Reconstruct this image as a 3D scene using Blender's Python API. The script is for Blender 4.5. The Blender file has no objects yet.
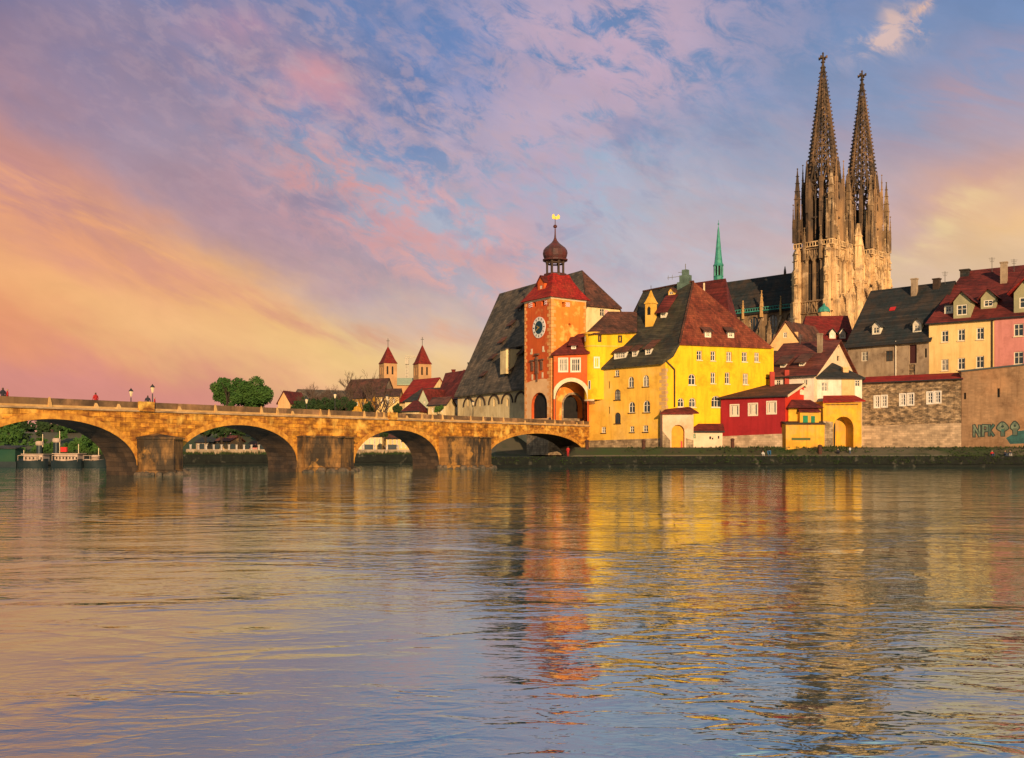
import bpy, bmesh, math, random
from mathutils import Vector, Matrix
from mathutils.geometry import tessellate_polygon
R = math.radians
random.seed(7)
sc = bpy.context.scene
COL = sc.collection
CAMZ = 2.2; HY = 454.0; FPX = 1000.0

# ------------------------------------------------------------------ camera
cd = bpy.data.cameras.new('camera'); cam = bpy.data.objects.new('camera', cd); COL.objects.link(cam)
cam.location = (0, 0, CAMZ); cam.rotation_euler = (R(90), 0, 0)
cd.sensor_width = 36; cd.lens = FPX/1024*36; cd.shift_y = (HY-379)/1024
cd.clip_end = 20000; cd.clip_start = .2
sc.camera = cam

def lin(c):
    return tuple(((v/255)/12.92 if v/255 <= .04045 else (((v/255)+.055)/1.055)**2.4) for v in c)

# ------------------------------------------------------------------ world
SUN_EL = R(13); SUN_DIR = Vector((.17, -.985, 0)).normalized()
world = bpy.data.worlds.new('World'); sc.world = world; world.use_nodes = True
nt = world.node_tree; nt.nodes.clear(); L = nt.links
def N(t, **k):
    n = nt.nodes.new(t)
    for a, b in k.items(): setattr(n, a, b)
    return n
def M(op, a, b=None, c=None, clamp=False):
    n = N('ShaderNodeMath', operation=op, use_clamp=clamp)
    for i, v in enumerate((a, b, c)):
        if v is None: continue
        if isinstance(v, (int, float)): n.inputs[i].default_value = v
        else: L.new(v, n.inputs[i])
    return n.outputs[0]
tc = N('ShaderNodeTexCoord')
sep = N('ShaderNodeSeparateXYZ'); L.new(tc.outputs['Generated'], sep.inputs[0])
AZ = M('ARCTAN2', sep.outputs[0], sep.outputs[1]); EL = M('ARCSINE', sep.outputs[2])
EL = M('ABSOLUTE', EL)
def noise(scale, stretch=(1, 1), rot=0, detail=6, rough=.55, off=0, dist=0):
    c, s = math.cos(rot), math.sin(rot)
    u = M('ADD', M('MULTIPLY', AZ, c), M('MULTIPLY', EL, s))
    v = M('SUBTRACT', M('MULTIPLY', EL, c), M('MULTIPLY', AZ, s))
    cb = N('ShaderNodeCombineXYZ'); L.new(M('MULTIPLY', u, stretch[0]), cb.inputs[0]); L.new(M('MULTIPLY', v, stretch[1]), cb.inputs[1]); cb.inputs[2].default_value = off
    n = N('ShaderNodeTexNoise'); L.new(cb.outputs[0], n.inputs['Vector'])
    n.inputs['Scale'].default_value = scale; n.inputs['Detail'].default_value = detail; n.inputs['Roughness'].default_value = rough; n.inputs['Distortion'].default_value = dist
    return n.outputs['Fac']
w1 = noise(4, (1, 2), R(-25), 5, .6, 3); w2 = noise(4, (1, 2), R(-25), 5, .6, 9)
WA = M('ADD', AZ, M('MULTIPLY', M('SUBTRACT', w1, .5), .22)); WE = M('ADD', EL, M('MULTIPLY', M('SUBTRACT', w2, .5), .13))
puff = noise(24, (1, 1.9), R(-22), 8, .68, 1, .5)      # small cumulus structure
streak = noise(7, (1, 5), R(-22), 6, .6, 5, .6)          # long drawn streaks
soft = noise(6, (1, 1.6), R(-30), 4, .5, 12)
def ramp(v, a, b):
    n = N('ShaderNodeMapRange'); n.interpolation_type = 'SMOOTHSTEP'
    L.new(v, n.inputs[0]); n.inputs[1].default_value = a; n.inputs[2].default_value = b
    return n.outputs[0]
puffm = ramp(puff, .40, .62); streakm = ramp(streak, .35, .62); softm = ramp(soft, .35, .62)
ALTO = ramp(M('ADD', M('MULTIPLY', puff, .6), M('MULTIPLY', soft, .4)), .40, .56)
def mixc(f, a, b):
    n = N('ShaderNodeMix', data_type='RGBA')
    if isinstance(f, (int, float)): n.inputs[0].default_value = f
    else: L.new(f, n.inputs[0])
    for i, v in ((6, a), (7, b)):
        if isinstance(v, tuple): n.inputs[i].default_value = (*v[:3], 1)
        else: L.new(v, n.inputs[i])
    return n.outputs[2]
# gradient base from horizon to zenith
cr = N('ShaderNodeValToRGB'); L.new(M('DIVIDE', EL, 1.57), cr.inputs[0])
stops = [(0, (214, 182, 178)), (.06, (212, 200, 206)), (.13, (178, 190, 216)), (.2, (132, 158, 204)), (.27, (108, 136, 192)), (.30, (170, 190, 210)), (.36, (238, 244, 243)), (.50, (226, 234, 236)), (.68, (130, 148, 172)), (1, (96, 114, 144))]  # pale band above the view is added to silver the river
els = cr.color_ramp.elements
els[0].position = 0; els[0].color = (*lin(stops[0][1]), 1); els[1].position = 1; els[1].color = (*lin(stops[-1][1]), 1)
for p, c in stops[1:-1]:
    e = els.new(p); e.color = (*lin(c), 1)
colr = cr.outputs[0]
def blob(colr, px, py, rx, ry, rot, rgb, k, mod=None, warp=True):
    ca = math.atan((px-512)/FPX); ce = math.atan((HY-py)/FPX*math.cos(ca)); c, s = math.cos(rot), math.sin(rot)
    A_, E_ = (WA, WE) if warp else (AZ, EL)
    a = M('SUBTRACT', A_, ca); e = M('SUBTRACT', E_, ce)
    u = M('DIVIDE', M('ADD', M('MULTIPLY', a, c), M('MULTIPLY', e, s)), rx/FPX)
    v = M('DIVIDE', M('SUBTRACT', M('MULTIPLY', e, c), M('MULTIPLY', a, s)), ry/FPX)
    d = M('ADD', M('MULTIPLY', u, u), M('MULTIPLY', v, v))
    g = M('MULTIPLY', M('EXPONENT', M('MULTIPLY', d, -1)), k)
    if mod is not None: g = M('MULTIPLY', g, mod)
    return mixc(M('MINIMUM', g, 1.0), colr, lin(rgb))
B = lambda *a, **k: blob(*a, **k)
# blue openings
colr = B(colr, 700, 120, 130, 130, 0, (116, 140, 190), .75)
colr = B(colr, 420, 90, 110, 80, R(-35), (104, 128, 186), .85)
colr = B(colr, 20, 50, 200, 80, 0, (98, 112, 164), .85)
colr = B(colr, 880, 90, 150, 90, 0, (134, 150, 192), .6)
colr = B(colr, 430, 290, 170, 60, R(-25), (186, 196, 216), .85)
colr = B(colr, 680, 255, 220, 90, 0, (206, 198, 212), .8)
colr = B(colr, 600, 200, 120, 60, 0, (172, 188, 216), .6)
# mauve sheet across the upper left
colr = B(colr, 200, 120, 300, 110, R(-28), (150, 134, 166), 1.0, softm)
colr = B(colr, 60, 160, 200, 44, R(-28), (184, 138, 152), .75)
colr = B(colr, 280, 215, 250, 50, R(-26), (168, 142, 166), .75)
# altocumulus field in the top centre
colr = B(colr, 560, 90, 180, 100, R(25), (190, 172, 200), 1.5, ALTO)
colr = B(colr, 600, 40, 110, 60, 0, (200, 170, 198), .9, ALTO)
colr = B(colr, 430, 215, 160, 44, R(-30), (230, 176, 182), 1.1, ALTO)
colr = B(colr, 480, 60, 60, 40, R(-30), (112, 138, 196), .7)
colr = B(colr, 350, 205, 120, 40, R(-30), (220, 158, 164), .9, puffm)
colr = B(colr, 310, 90, 36, 18, 0, (226, 158, 168), .75)
colr = B(colr, 235, 35, 28, 22, 0, (204, 152, 176), .5)
colr = B(colr, 480, 285, 90, 22, R(-12), (232, 174, 170), .9, puffm)
colr = B(colr, 540, 350, 160, 40, 0, (232, 208, 200), .6)
gaps = ramp(noise(13, (1, 1.8), R(-24), 8, .62, 31, .6), .50, .66)
colr = B(colr, 330, 90, 330, 110, R(-18), (110, 124, 174), .4, gaps)
colr = B(colr, 600, 130, 200, 90, 0, (120, 140, 188), .4, gaps)
lump = ramp(noise(34, (1, 1.9), R(-20), 6, .6, 44, .3), .46, .62)
colr = B(colr, 420, 140, 330, 120, R(-20), (202, 170, 186), .5, lump)
# warm glow low on the left
colr = B(colr, -60, 290, 360, 125, R(-20), (242, 152, 112), 1.35)
colr = B(colr, 180, 300, 230, 50, R(-24), (254, 178, 106), 1.0)
colr = B(colr, 300, 345, 210, 46, R(-12), (255, 212, 142), 1.0)
colr = B(colr, 120, 270, 150, 40, R(-20), (255, 190, 122), .9)
colr = B(colr, 60, 235, 170, 40, R(-26), (240, 158, 130), .7)
colr = B(colr, 210, 290, 110, 12, R(-12), (232, 156, 136), .6, streakm)
colr = B(colr, 330, 320, 150, 12, R(-8), (226, 152, 132), .7, streakm)
colr = B(colr, 60, 392, 330, 40, R(-4), (222, 142, 134), 1.1)
colr = B(colr, 0, 168, 170, 34, R(-25), (196, 138, 146), .8, streakm)
# yellow glow on the right
colr = B(colr, 1010, 190, 170, 60, R(8), (216, 166, 160), 1.0)
colr = B(colr, 1030, 238, 150, 40, R(6), (244, 194, 140), 1.1)
colr = B(colr, 930, 262, 160, 26, R(2), (230, 196, 168), .7)
colr = B(colr, 930, 225, 90, 12, R(14), (255, 222, 160), .8, streakm)
colr = B(colr, 740, 240, 170, 40, R(4), (214, 178, 184), .55, streakm)
colr = B(colr, 960, 100, 150, 40, R(10), (190, 152, 164), .7, streakm)
# small wisps top right
colr = B(colr, 866, 34, 34, 12, R(14), (222, 190, 190), 1.3, puffm)
colr = B(colr, 915, 8, 26, 9, R(50), (226, 186, 178), 1.2, puffm)
back = M('ADD', M('MULTIPLY', ramp(sep.outputs[1], -.15, .45), .55), .45)   # unseen sky behind the camera dimmed to cut fill light on the facades
mot = M('ADD', M('MULTIPLY', noise(9, (1, 2.4), R(-24), 8, .62, 61, .5), .34), .84)
tn = N('ShaderNodeVectorMath', operation='MULTIPLY'); L.new(colr, tn.inputs[0]); tn.inputs[1].default_value = (.98, 1.0, .93)
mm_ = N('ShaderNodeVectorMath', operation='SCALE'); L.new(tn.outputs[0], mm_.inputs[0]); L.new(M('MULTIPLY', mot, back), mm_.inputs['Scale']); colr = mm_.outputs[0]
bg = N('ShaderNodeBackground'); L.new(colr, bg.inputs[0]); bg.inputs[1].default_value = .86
sky = N('ShaderNodeTexSky', sky_type='NISHITA'); sky.sun_disc = False
sky.sun_elevation = SUN_EL; sky.sun_rotation = math.atan2(SUN_DIR.x, SUN_DIR.y)
bg2 = N('ShaderNodeBackground'); L.new(sky.outputs[0], bg2.inputs[0]); bg2.inputs[1].default_value = .05
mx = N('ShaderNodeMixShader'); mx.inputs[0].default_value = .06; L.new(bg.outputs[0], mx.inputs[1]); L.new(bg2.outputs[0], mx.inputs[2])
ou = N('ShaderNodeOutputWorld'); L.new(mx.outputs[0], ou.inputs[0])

# ------------------------------------------------------------------ sun, exposure
sd = bpy.data.lights.new('sun', 'SUN'); sd.energy = 5.0; sd.angle = R(.6); sd.color = (1, .69, .40)
sun = bpy.data.objects.new('sun', sd); COL.objects.link(sun)
to = SUN_DIR*math.cos(SUN_EL)+Vector((0, 0, math.sin(SUN_EL)))
sun.rotation_euler = to.to_track_quat('Z', 'Y').to_euler(); sun.location = (60, -60, 60)
vs = sc.view_settings; vs.view_transform = 'Standard'; vs.look = 'None'; vs.exposure = .16; vs.gamma = 1; vs.use_curve_mapping = False
sc.cycles.max_bounces = 6; sc.cycles.diffuse_bounces = 2; sc.cycles.glossy_bounces = 4

# ------------------------------------------------------------------ materials
def mat(name, c1, c2=None, rough=.85, scale=.5, stretch=(1, 1, 1), detail=6, lo=.35, hi=.65, bump=0, bscale=4, c3=None, s3=.12, lo3=.5, hi3=.7,
        brick=None, spec=.3, metal=0, coat=0, grime=0, gcol=(.42, .34, .26)):
    """c1/c2 mottled by noise, c3 = large stains; brick=(dirx,diry,bw,bh,mortarcolour,amount)"""
    m = bpy.data.materials.new(name); m.use_nodes = True; t = m.node_tree; n = t.nodes; l = t.links
    b = n['Principled BSDF']; b.inputs['Roughness'].default_value = rough; b.inputs['Specular IOR Level'].default_value = spec; b.inputs['Metallic'].default_value = metal
    g = n.new('ShaderNodeNewGeometry')
    mp = n.new('ShaderNodeMapping'); mp.inputs['Scale'].default_value = stretch; l.new(g.outputs['Position'], mp.inputs[0])
    def noi(s, d, vec=mp.outputs[0], r=.6):
        x = n.new('ShaderNodeTexNoise'); l.new(vec, x.inputs['Vector']); x.inputs['Scale'].default_value = s; x.inputs['Detail'].default_value = d; x.inputs['Roughness'].default_value = r
        return x.outputs['Fac']
    def mr(v, a, c):
        x = n.new('ShaderNodeMapRange'); l.new(v, x.inputs[0]); x.inputs[1].default_value = a; x.inputs[2].default_value = c; return x.outputs[0]
    def mix(f, a, c, bt='MIX'):
        x = n.new('ShaderNodeMix'); x.data_type = 'RGBA'; x.blend_type = bt
        if isinstance(f, float): x.inputs[0].default_value = f
        else: l.new(f, x.inputs[0])
        for i, v in ((6, a), (7, c)):
            if isinstance(v, tuple): x.inputs[i].default_value = (*v[:3], 1)
            else: l.new(v, x.inputs[i])
        return x.outputs[2]
    c2 = c2 or tuple(v*.75 for v in c1)
    col = mix(mr(noi(scale, detail), lo, hi), c1, c2)
    hgt = None
    if brick:
        dx, dy, bw, bh, mc, amt = brick
        dt = n.new('ShaderNodeVectorMath'); dt.operation = 'DOT_PRODUCT'; l.new(g.outputs['Position'], dt.inputs[0]); dt.inputs[1].default_value = (dx, dy, 0)
        sx = n.new('ShaderNodeSeparateXYZ'); l.new(g.outputs['Position'], sx.inputs[0])
        cb = n.new('ShaderNodeCombineXYZ'); l.new(dt.outputs['Value'], cb.inputs[0]); l.new(sx.outputs[2], cb.inputs[1])
        # wobble the courses
        wn = n.new('ShaderNodeTexNoise'); l.new(cb.outputs[0], wn.inputs['Vector']); wn.inputs['Scale'].default_value = .8
        ws = n.new('ShaderNodeVectorMath'); ws.operation = 'MULTIPLY_ADD'; l.new(wn.outputs['Color'], ws.inputs[0]); ws.inputs[1].default_value = (.3, .22, 0); l.new(cb.outputs[0], ws.inputs[2])
        bt = n.new('ShaderNodeTexBrick'); l.new(ws.outputs[0], bt.inputs['Vector']); bt.inputs['Scale'].default_value = 1
        bt.inputs['Brick Width'].default_value = bw; bt.inputs['Row Height'].default_value = bh; bt.inputs['Mortar Size'].default_value = min(bw, bh)*.06
        bt.inputs['Color1'].default_value = (.55, .55, .55, 1); bt.inputs['Color2'].default_value = (1.3, 1.3, 1.3, 1); bt.inputs['Mortar'].default_value = (*[v for v in mc], 1)
        bt.inputs['Bias'].default_value = 0
        col = mix(float(amt), col, bt.outputs['Color'], 'MULTIPLY'); hgt = bt.outputs['Fac']
    if c3: col = mix(mr(noi(s3, 5, g.outputs['Position']), lo3, hi3), col, c3)
    if grime:
        m2 = n.new('ShaderNodeMapping'); m2.inputs['Scale'].default_value = (1.6, 1.6, .16); l.new(g.outputs['Position'], m2.inputs[0])
        st = mr(noi(.9, 6, m2.outputs[0], .65), .48, .70); pt = mr(noi(.35, 6, g.outputs['Position'], .7), .50, .66)
        mxx = n.new('ShaderNodeMath'); mxx.operation = 'MAXIMUM'; l.new(st, mxx.inputs[0]); l.new(pt, mxx.inputs[1])
        mm = n.new('ShaderNodeMath'); mm.operation = 'MULTIPLY'; l.new(mxx.outputs[0], mm.inputs[0]); mm.inputs[1].default_value = grime; mm.use_clamp = True
        col = mix(mm.outputs[0], col, gcol, 'MULTIPLY')
    l.new(col, b.inputs['Base Color'])
    if bump:
        bn = n.new('ShaderNodeBump'); bn.inputs['Distance'].default_value = bump; l.new(noi(bscale, 4, g.outputs['Position']), bn.inputs['Height']); l.new(bn.outputs[0], b.inputs['Normal'])
    if coat: b.inputs['Coat Weight'].default_value = coat
    return m
def rooftile(name, c1, c2, c3, **k):
    """plain tiles: courses every 0.35 m of height, single tiles differing, streaks and moss"""
    c1, c2, c3 = [tuple(v*.72 for v in c) for c in (c1, c2, c3)]
    m = mat(name, c1, c2, rough=.9, scale=1.1, stretch=(1, 1, .4), lo=.36, hi=.64, c3=c3, s3=.28, lo3=.44, hi3=.62, grime=.6, gcol=(.5, .5, .42), **k)
    n = m.node_tree.nodes; l = m.node_tree.links; b = n['Principled BSDF']
    src = b.inputs['Base Color'].links[0].from_socket
    g = n.new('ShaderNodeNewGeometry'); sx = n.new('ShaderNodeSeparateXYZ'); l.new(g.outputs['Position'], sx.inputs[0])
    a = n.new('ShaderNodeMath'); a.operation = 'ADD'; l.new(sx.outputs[0], a.inputs[0]); l.new(sx.outputs[1], a.inputs[1])
    cb = n.new('ShaderNodeCombineXYZ'); l.new(a.outputs[0], cb.inputs[0]); l.new(sx.outputs[2], cb.inputs[1])
    bt = n.new('ShaderNodeTexBrick'); l.new(cb.outputs[0], bt.inputs['Vector']); bt.inputs['Scale'].default_value = 1
    bt.inputs['Brick Width'].default_value = .5; bt.inputs['Row Height'].default_value = .42; bt.inputs['Mortar Size'].default_value = .03
    bt.inputs['Color1'].default_value = (.6, .6, .6, 1); bt.inputs['Color2'].default_value = (1.35, 1.3, 1.25, 1); bt.inputs['Mortar'].default_value = (.4, .4, .4, 1)
    x = n.new('ShaderNodeMix'); x.data_type = 'RGBA'; x.blend_type = 'MULTIPLY'; x.inputs[0].default_value = .8
    l.new(src, x.inputs[6]); l.new(bt.outputs['Color'], x.inputs[7]); l.new(x.outputs[2], b.inputs['Base Color'])
    return m
BD = (.513, .858)   # bridge direction
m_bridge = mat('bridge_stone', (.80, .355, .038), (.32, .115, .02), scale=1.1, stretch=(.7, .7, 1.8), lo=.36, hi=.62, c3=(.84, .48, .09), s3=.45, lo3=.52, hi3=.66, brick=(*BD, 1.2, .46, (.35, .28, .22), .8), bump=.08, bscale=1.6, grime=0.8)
m_bridge_dark = mat('shaded_vault_stone', (.085, .05, .028), (.03, .022, .018), scale=.5, brick=(.858, -.513, 1.3, .5, (.4, .4, .4), .7), bump=.1)  # bridge stone darkened, shade under the arches put into the colour
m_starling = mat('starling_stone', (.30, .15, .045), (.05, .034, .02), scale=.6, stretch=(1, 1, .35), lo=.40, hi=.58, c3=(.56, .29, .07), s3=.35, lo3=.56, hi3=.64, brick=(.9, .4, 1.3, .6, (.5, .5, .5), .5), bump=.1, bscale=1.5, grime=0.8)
m_footing = mat('wet_rubble_stone', (.16, .11, .07), (.04, .04, .03), scale=1.2, bump=.3, bscale=1.2)
m_parapet = mat('parapet_stone', (.22, .12, .05), (.11, .07, .04), scale=.35, c3=(.42, .22, .10), s3=.3, grime=0.6)
m_post = mat('pale_post_stone', (.66, .40, .15), (.46, .25, .08), scale=.9)
m_ring = mat('voussoir_stone', (.78, .37, .05), (.42, .16, .025), scale=1.6, stretch=(1, 1, 1), grime=0.6)
m_course = mat('string_course_stone', (.56, .36, .18), (.24, .15, .08), scale=.5, stretch=(1, 1, 1))
m_yellow = mat('bright_yellow_render', (.86, .50, .012), (.80, .45, .010), scale=.25, c3=(.76, .42, .015), s3=.1, grime=.5)
m_yellow2 = mat('warm_yellow_render', (.80, .46, .06), (.72, .39, .05), scale=.25, c3=(.78, .48, .12), s3=.15, grime=0.38)
m_plinth = mat('rubble_plinth_stone', (.46, .33, .19), (.24, .17, .10), scale=.7, brick=(.9, -.4, .8, .4, (.4, .4, .4), .7), bump=.08, grime=0.6)
m_quoin = mat('quoin_stone', (.55, .34, .14), (.42, .24, .1), scale=.8)
m_orange = mat('orange_render', (.66, .115, .02), (.56, .085, .018), scale=.3, c3=(.66, .20, .05), s3=.3, lo3=.58, hi3=.66, grime=0.45)
m_orange_fresco = mat('sunlit_faded_fresco_orange_render', (.80, .24, .03), (.70, .19, .025), scale=.3, c3=(.88, .44, .10), s3=.55, lo3=.52, hi3=.64, grime=0.35)  # faded fresco on a brighter orange that paints sunlight on the right face
m_cream = mat('cream_render', (.86, .66, .34), (.74, .54, .26), scale=.3, c3=(.5, .37, .2), s3=.12, grime=0.45)
m_trim = mat('cream_stone_trim', (.78, .62, .40), (.64, .48, .28), scale=1)
m_white = mat('white_paint', (.80, .72, .62), (.72, .64, .54), scale=.4, rough=.6)
m_redwall = mat('shaded_red_render', (.36, .018, .022), (.31, .015, .02), scale=.3, grime=0.4)  # darker copy of one red render, painting shade on the front
m_redgable = mat('sunlit_red_render', (.62, .035, .012), (.55, .03, .012), scale=.3, grime=0.3)  # brighter copy of the same red render, sunlight put into the gable colour
m_brown = mat('ochre_brown_render', (.30, .175, .09), (.22, .125, .065), scale=.25, brick=(.9, -.4, .7, .3, (.7, .7, .7), .35), c3=(.40, .20, .09), s3=.1, grime=0.6)
m_greybrown = mat('weathered_grey_brown_render', (.44, .32, .20), (.28, .20, .13), scale=.35, c3=(.20, .15, .10), s3=.15, grime=0.6)
m_stonewall = mat('rubble_wall_stone', (.50, .34, .19), (.17, .12, .075), scale=.9, stretch=(1, 1, 2), lo=.4, hi=.6, brick=(.8, -.6, .75, .28, (.2, .18, .16), .9), bump=.1, bscale=2, grime=0.6)
m_pink = mat('pink_render', (.62, .24, .20), (.56, .21, .18), scale=.3, grime=0.35)
m_beige = mat('peach_render', (.76, .46, .20), (.68, .40, .17), scale=.3, grime=0.35)
m_creamyellow = mat('straw_yellow_render', (.82, .56, .22), (.76, .50, .18), scale=.3, grime=0.35)
m_whitewall = mat('white_render', (.80, .68, .54), (.70, .58, .44), scale=.3, grime=0.4)
m_arched = mat('golden_yellow_render', (.76, .40, .03), (.62, .30, .03), scale=.3, c3=(.5, .3, .1), s3=.2, grime=0.5)
r_dark = rooftile('dark_green_grey_tiles', (.035, .045, .042), (.075, .055, .04), (.10, .085, .05))
r_grey = rooftile('grey_tiles', (.17, .135, .10), (.085, .078, .066), (.24, .175, .12))
r_red = rooftile('red_brown_tiles', (.27, .055, .028), (.15, .035, .022), (.34, .085, .04))
r_bright = rooftile('bright_red_tiles', (.50, .022, .016), (.36, .02, .016), (.42, .04, .02))
r_crimson = rooftile('weathered_red_tiles', (.34, .026, .02), (.24, .02, .016), (.26, .04, .025))
m_palegable = mat('pale_gable_render', (.88, .68, .44), (.76, .56, .34), scale=.4, grime=.3)
r_redbrown = rooftile('dark_red_brown_tiles', (.24, .05, .035), (.12, .035, .028), (.28, .08, .05))
r_brown = rooftile('brown_tiles', (.15, .06, .038), (.075, .04, .03), (.22, .08, .05))
r_slate = rooftile('dark_slate', (.028, .042, .045), (.05, .05, .05), (.085, .06, .045))
r_maroon = rooftile('maroon_tiles', (.20, .025, .02), (.11, .02, .018), (.26, .04, .03))
m_copper = mat('green_copper', (.06, .32, .24), (.03, .18, .14), scale=.8, rough=.6)
m_darkmetal = mat('dark_metal', (.03, .03, .03), (.05, .045, .04), scale=3, rough=.5, metal=.3)
m_domemetal = mat('weathered_dome_copper', (.12, .028, .024), (.05, .026, .024), scale=.8, rough=.55)
m_gold = mat('gilded_metal', (.62, .36, .05), (.55, .32, .04), rough=.5, metal=.25)
m_wood = mat('dark_timber', (.07, .04, .025), (.045, .03, .02), scale=2)
m_frame = mat('cream_window_paint', (.76, .66, .50), (.70, .60, .44), scale=2, rough=.6)
m_glass = mat('window_glass', (.018, .028, .034), (.04, .05, .055), scale=.35, rough=.12, spec=.6, detail=2)
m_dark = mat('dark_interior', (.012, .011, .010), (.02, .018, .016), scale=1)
m_greendoor = mat('green_paint', (.02, .20, .09), (.015, .14, .07), scale=1)
m_door = mat('orange_door_paint', (.72, .34, .03), (.62, .27, .03), scale=1)
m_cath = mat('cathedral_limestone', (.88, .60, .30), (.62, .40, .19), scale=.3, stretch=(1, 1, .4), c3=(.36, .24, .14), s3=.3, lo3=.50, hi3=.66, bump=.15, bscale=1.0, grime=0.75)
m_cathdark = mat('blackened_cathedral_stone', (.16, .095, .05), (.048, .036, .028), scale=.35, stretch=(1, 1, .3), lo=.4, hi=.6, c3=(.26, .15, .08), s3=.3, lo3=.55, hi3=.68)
m_cathside = mat('shaded_stained_cathedral_stone', (.40, .25, .12), (.13, .09, .06), scale=.4, stretch=(1, 1, .35), c3=(.60, .42, .24), s3=.25, lo3=.56, hi3=.66, grime=0.6)  # stains, plus a darker tone that paints shade on the north side
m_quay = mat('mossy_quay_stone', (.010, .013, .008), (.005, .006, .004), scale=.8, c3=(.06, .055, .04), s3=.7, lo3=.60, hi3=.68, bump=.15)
m_ground = mat('bank_earth_and_grass', (.035, .06, .016), (.05, .045, .025), scale=.25, c3=(.10, .085, .05), s3=.06, lo3=.5, hi3=.56)
m_path = mat('pale_path_gravel', (.24, .20, .12), (.14, .12, .07), scale=.8)
m_grass = mat('quay_grass', (.018, .042, .008), (.04, .052, .012), scale=.6)
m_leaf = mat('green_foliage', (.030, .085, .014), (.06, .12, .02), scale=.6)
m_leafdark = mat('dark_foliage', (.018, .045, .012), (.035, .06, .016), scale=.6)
m_twig = mat('bare_twigs', (.07, .045, .03), (.10, .06, .04), scale=1)
m_bark = mat('bark', (.06, .04, .028), (.04, .03, .02), scale=3)
m_hullred = mat('red_paint', (.55, .02, .015), (.5, .02, .015), scale=1, rough=.5)
m_hull = mat('dark_hull_paint', (.012, .02, .022), (.02, .03, .03), scale=.6, rough=.5)
m_skin = mat('skin', (.50, .28, .18), rough=.6)
m_cloth_dark = mat('dark_cloth', (.02, .02, .03), (.03, .03, .04)); m_cloth_blue = mat('blue_cloth', (.04, .17, .32), (.03, .12, .25))
m_cloth_red = mat('red_cloth', (.45, .02, .02), (.35, .02, .02)); m_cloth_white = mat('pale_cloth', (.6, .56, .5)); m_jeans = mat('denim_cloth', (.05, .08, .15))
m_asphalt = mat('paving', (.16, .13, .10), (.12, .10, .08), scale=.6)

# ------------------------------------------------------------------ geometry helpers
def ray(px, py): return Vector(((px-512)/FPX, 1, (HY-py)/FPX))
def P(px, py, Y): r = ray(px, py); return Vector((r.x*Y, Y, CAMZ+r.z*Y))
def G(px, Y): return Vector(((px-512)/FPX*Y, Y))
def on_plane(px, py, p0, n):
    r = ray(px, py); o = Vector((0, 0, CAMZ)); t = (p0-o).dot(n)/r.dot(n); return o+r*t
class MB:
    def __init__(s): s.v = []; s.f = []
    def face(s, pts):
        i = len(s.v); s.v += [Vector(p) for p in pts]; s.f.append(tuple(range(i, i+len(pts))))
    def quadstrip(s, a, b, close=False):
        n = len(a)
        for i in range(n if close else n-1):
            j = (i+1) % n; s.face([a[i], a[j], b[j], b[i]])
    def prism(s, poly, z0, z1, top=None, capb=True):
        a = [Vector((p[0], p[1], z0)) for p in poly]; b = [Vector((p[0], p[1], z1)) for p in (top or poly)]
        s.quadstrip(a, b, True)
        if capb: s.face(a[::-1])
        s.face(b)
    def obox(s, c, d, sx, sy, z0, z1, taper=1):
        """box centred at c (xy), x axis d"""
        d = Vector((d[0], d[1])).normalized(); e = Vector((-d.y, d.x)); c = Vector((c[0], c[1]))
        q = lambda k: [c+d*(x*sx/2*k)+e*(y*sy/2*k) for x, y in ((-1, -1), (1, -1), (1, 1), (-1, 1))]
        s.prism(q(1), z0, z1, q(taper))
    def slab(s, pts, th=.35, down=Vector((0, 0, -1))):
        pts = [Vector(p) for p in pts]; lo = [p+down*th for p in pts]
        s.face(pts); s.face(lo[::-1]); s.quadstrip(lo, pts, True)
    def ring(s, c, r, z, n, rot=0): return [Vector((c[0]+r*math.cos(rot+2*math.pi*i/n), c[1]+r*math.sin(rot+2*math.pi*i/n), z)) for i in range(n)]
    def lathe(s, c, prof, n=12, rot=0):
        rs = [s.ring(c, max(r, .001), z, n, rot) for r, z in prof]
        for a, b in zip(rs, rs[1:]): s.quadstrip(a, b, True)
        s.face(rs[0][::-1]); s.face(rs[-1])
    def bar(s, a, b, w, w2=None, n=4):
        a = Vector(a); b = Vector(b); d = b-a
        if d.length < 1e-5: return
        q = d.to_track_quat('Z', 'Y'); w2 = w if w2 is None else w2
        r = lambda p, k: [p+q@Vector((k*.7071*math.cos(math.pi/4+2*math.pi*i/n), k*.7071*math.sin(math.pi/4+2*math.pi*i/n), 0)) for i in range(n)]
        A = r(a, w); Bq = r(b, w2); s.quadstrip(A, Bq, True); s.face(A[::-1]); s.face(Bq)
    def build(s, name, m, parent=None, base=None, smooth=False, fix=True):
        if base is None: base = Vector(parent['_b']) if parent is not None else Vector((0, 0, 0))
        base = Vector(base)
        me = bpy.data.meshes.new(name); me.from_pydata([v-base for v in s.v], [], s.f)
        if fix:
            bm = bmesh.new(); bm.from_mesh(me); bmesh.ops.remove_doubles(bm, verts=bm.verts, dist=.0005); bmesh.ops.recalc_face_normals(bm, faces=bm.faces); bm.to_mesh(me); bm.free()
        if smooth:
            for p in me.polygons: p.use_smooth = True
        me.materials.append(m)
        o = bpy.data.objects.new(name, me); COL.objects.link(o)
        o['_b'] = tuple(base)
        if parent is not None: o.parent = parent
        else: o.location = base
        return o
def thing(name, label, cat, base, group=None):
    o = bpy.data.objects.new(name, None); COL.objects.link(o); o.location = base; o['_b'] = tuple(base)
    o.empty_display_size = .5
    return tag(o, label, cat, group)
def tag(o, label, cat, group=None):
    o['label'] = label; o['category'] = cat
    if group: o['group'] = group
    return o
def kind(o, k): o['kind'] = k; return o
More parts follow.
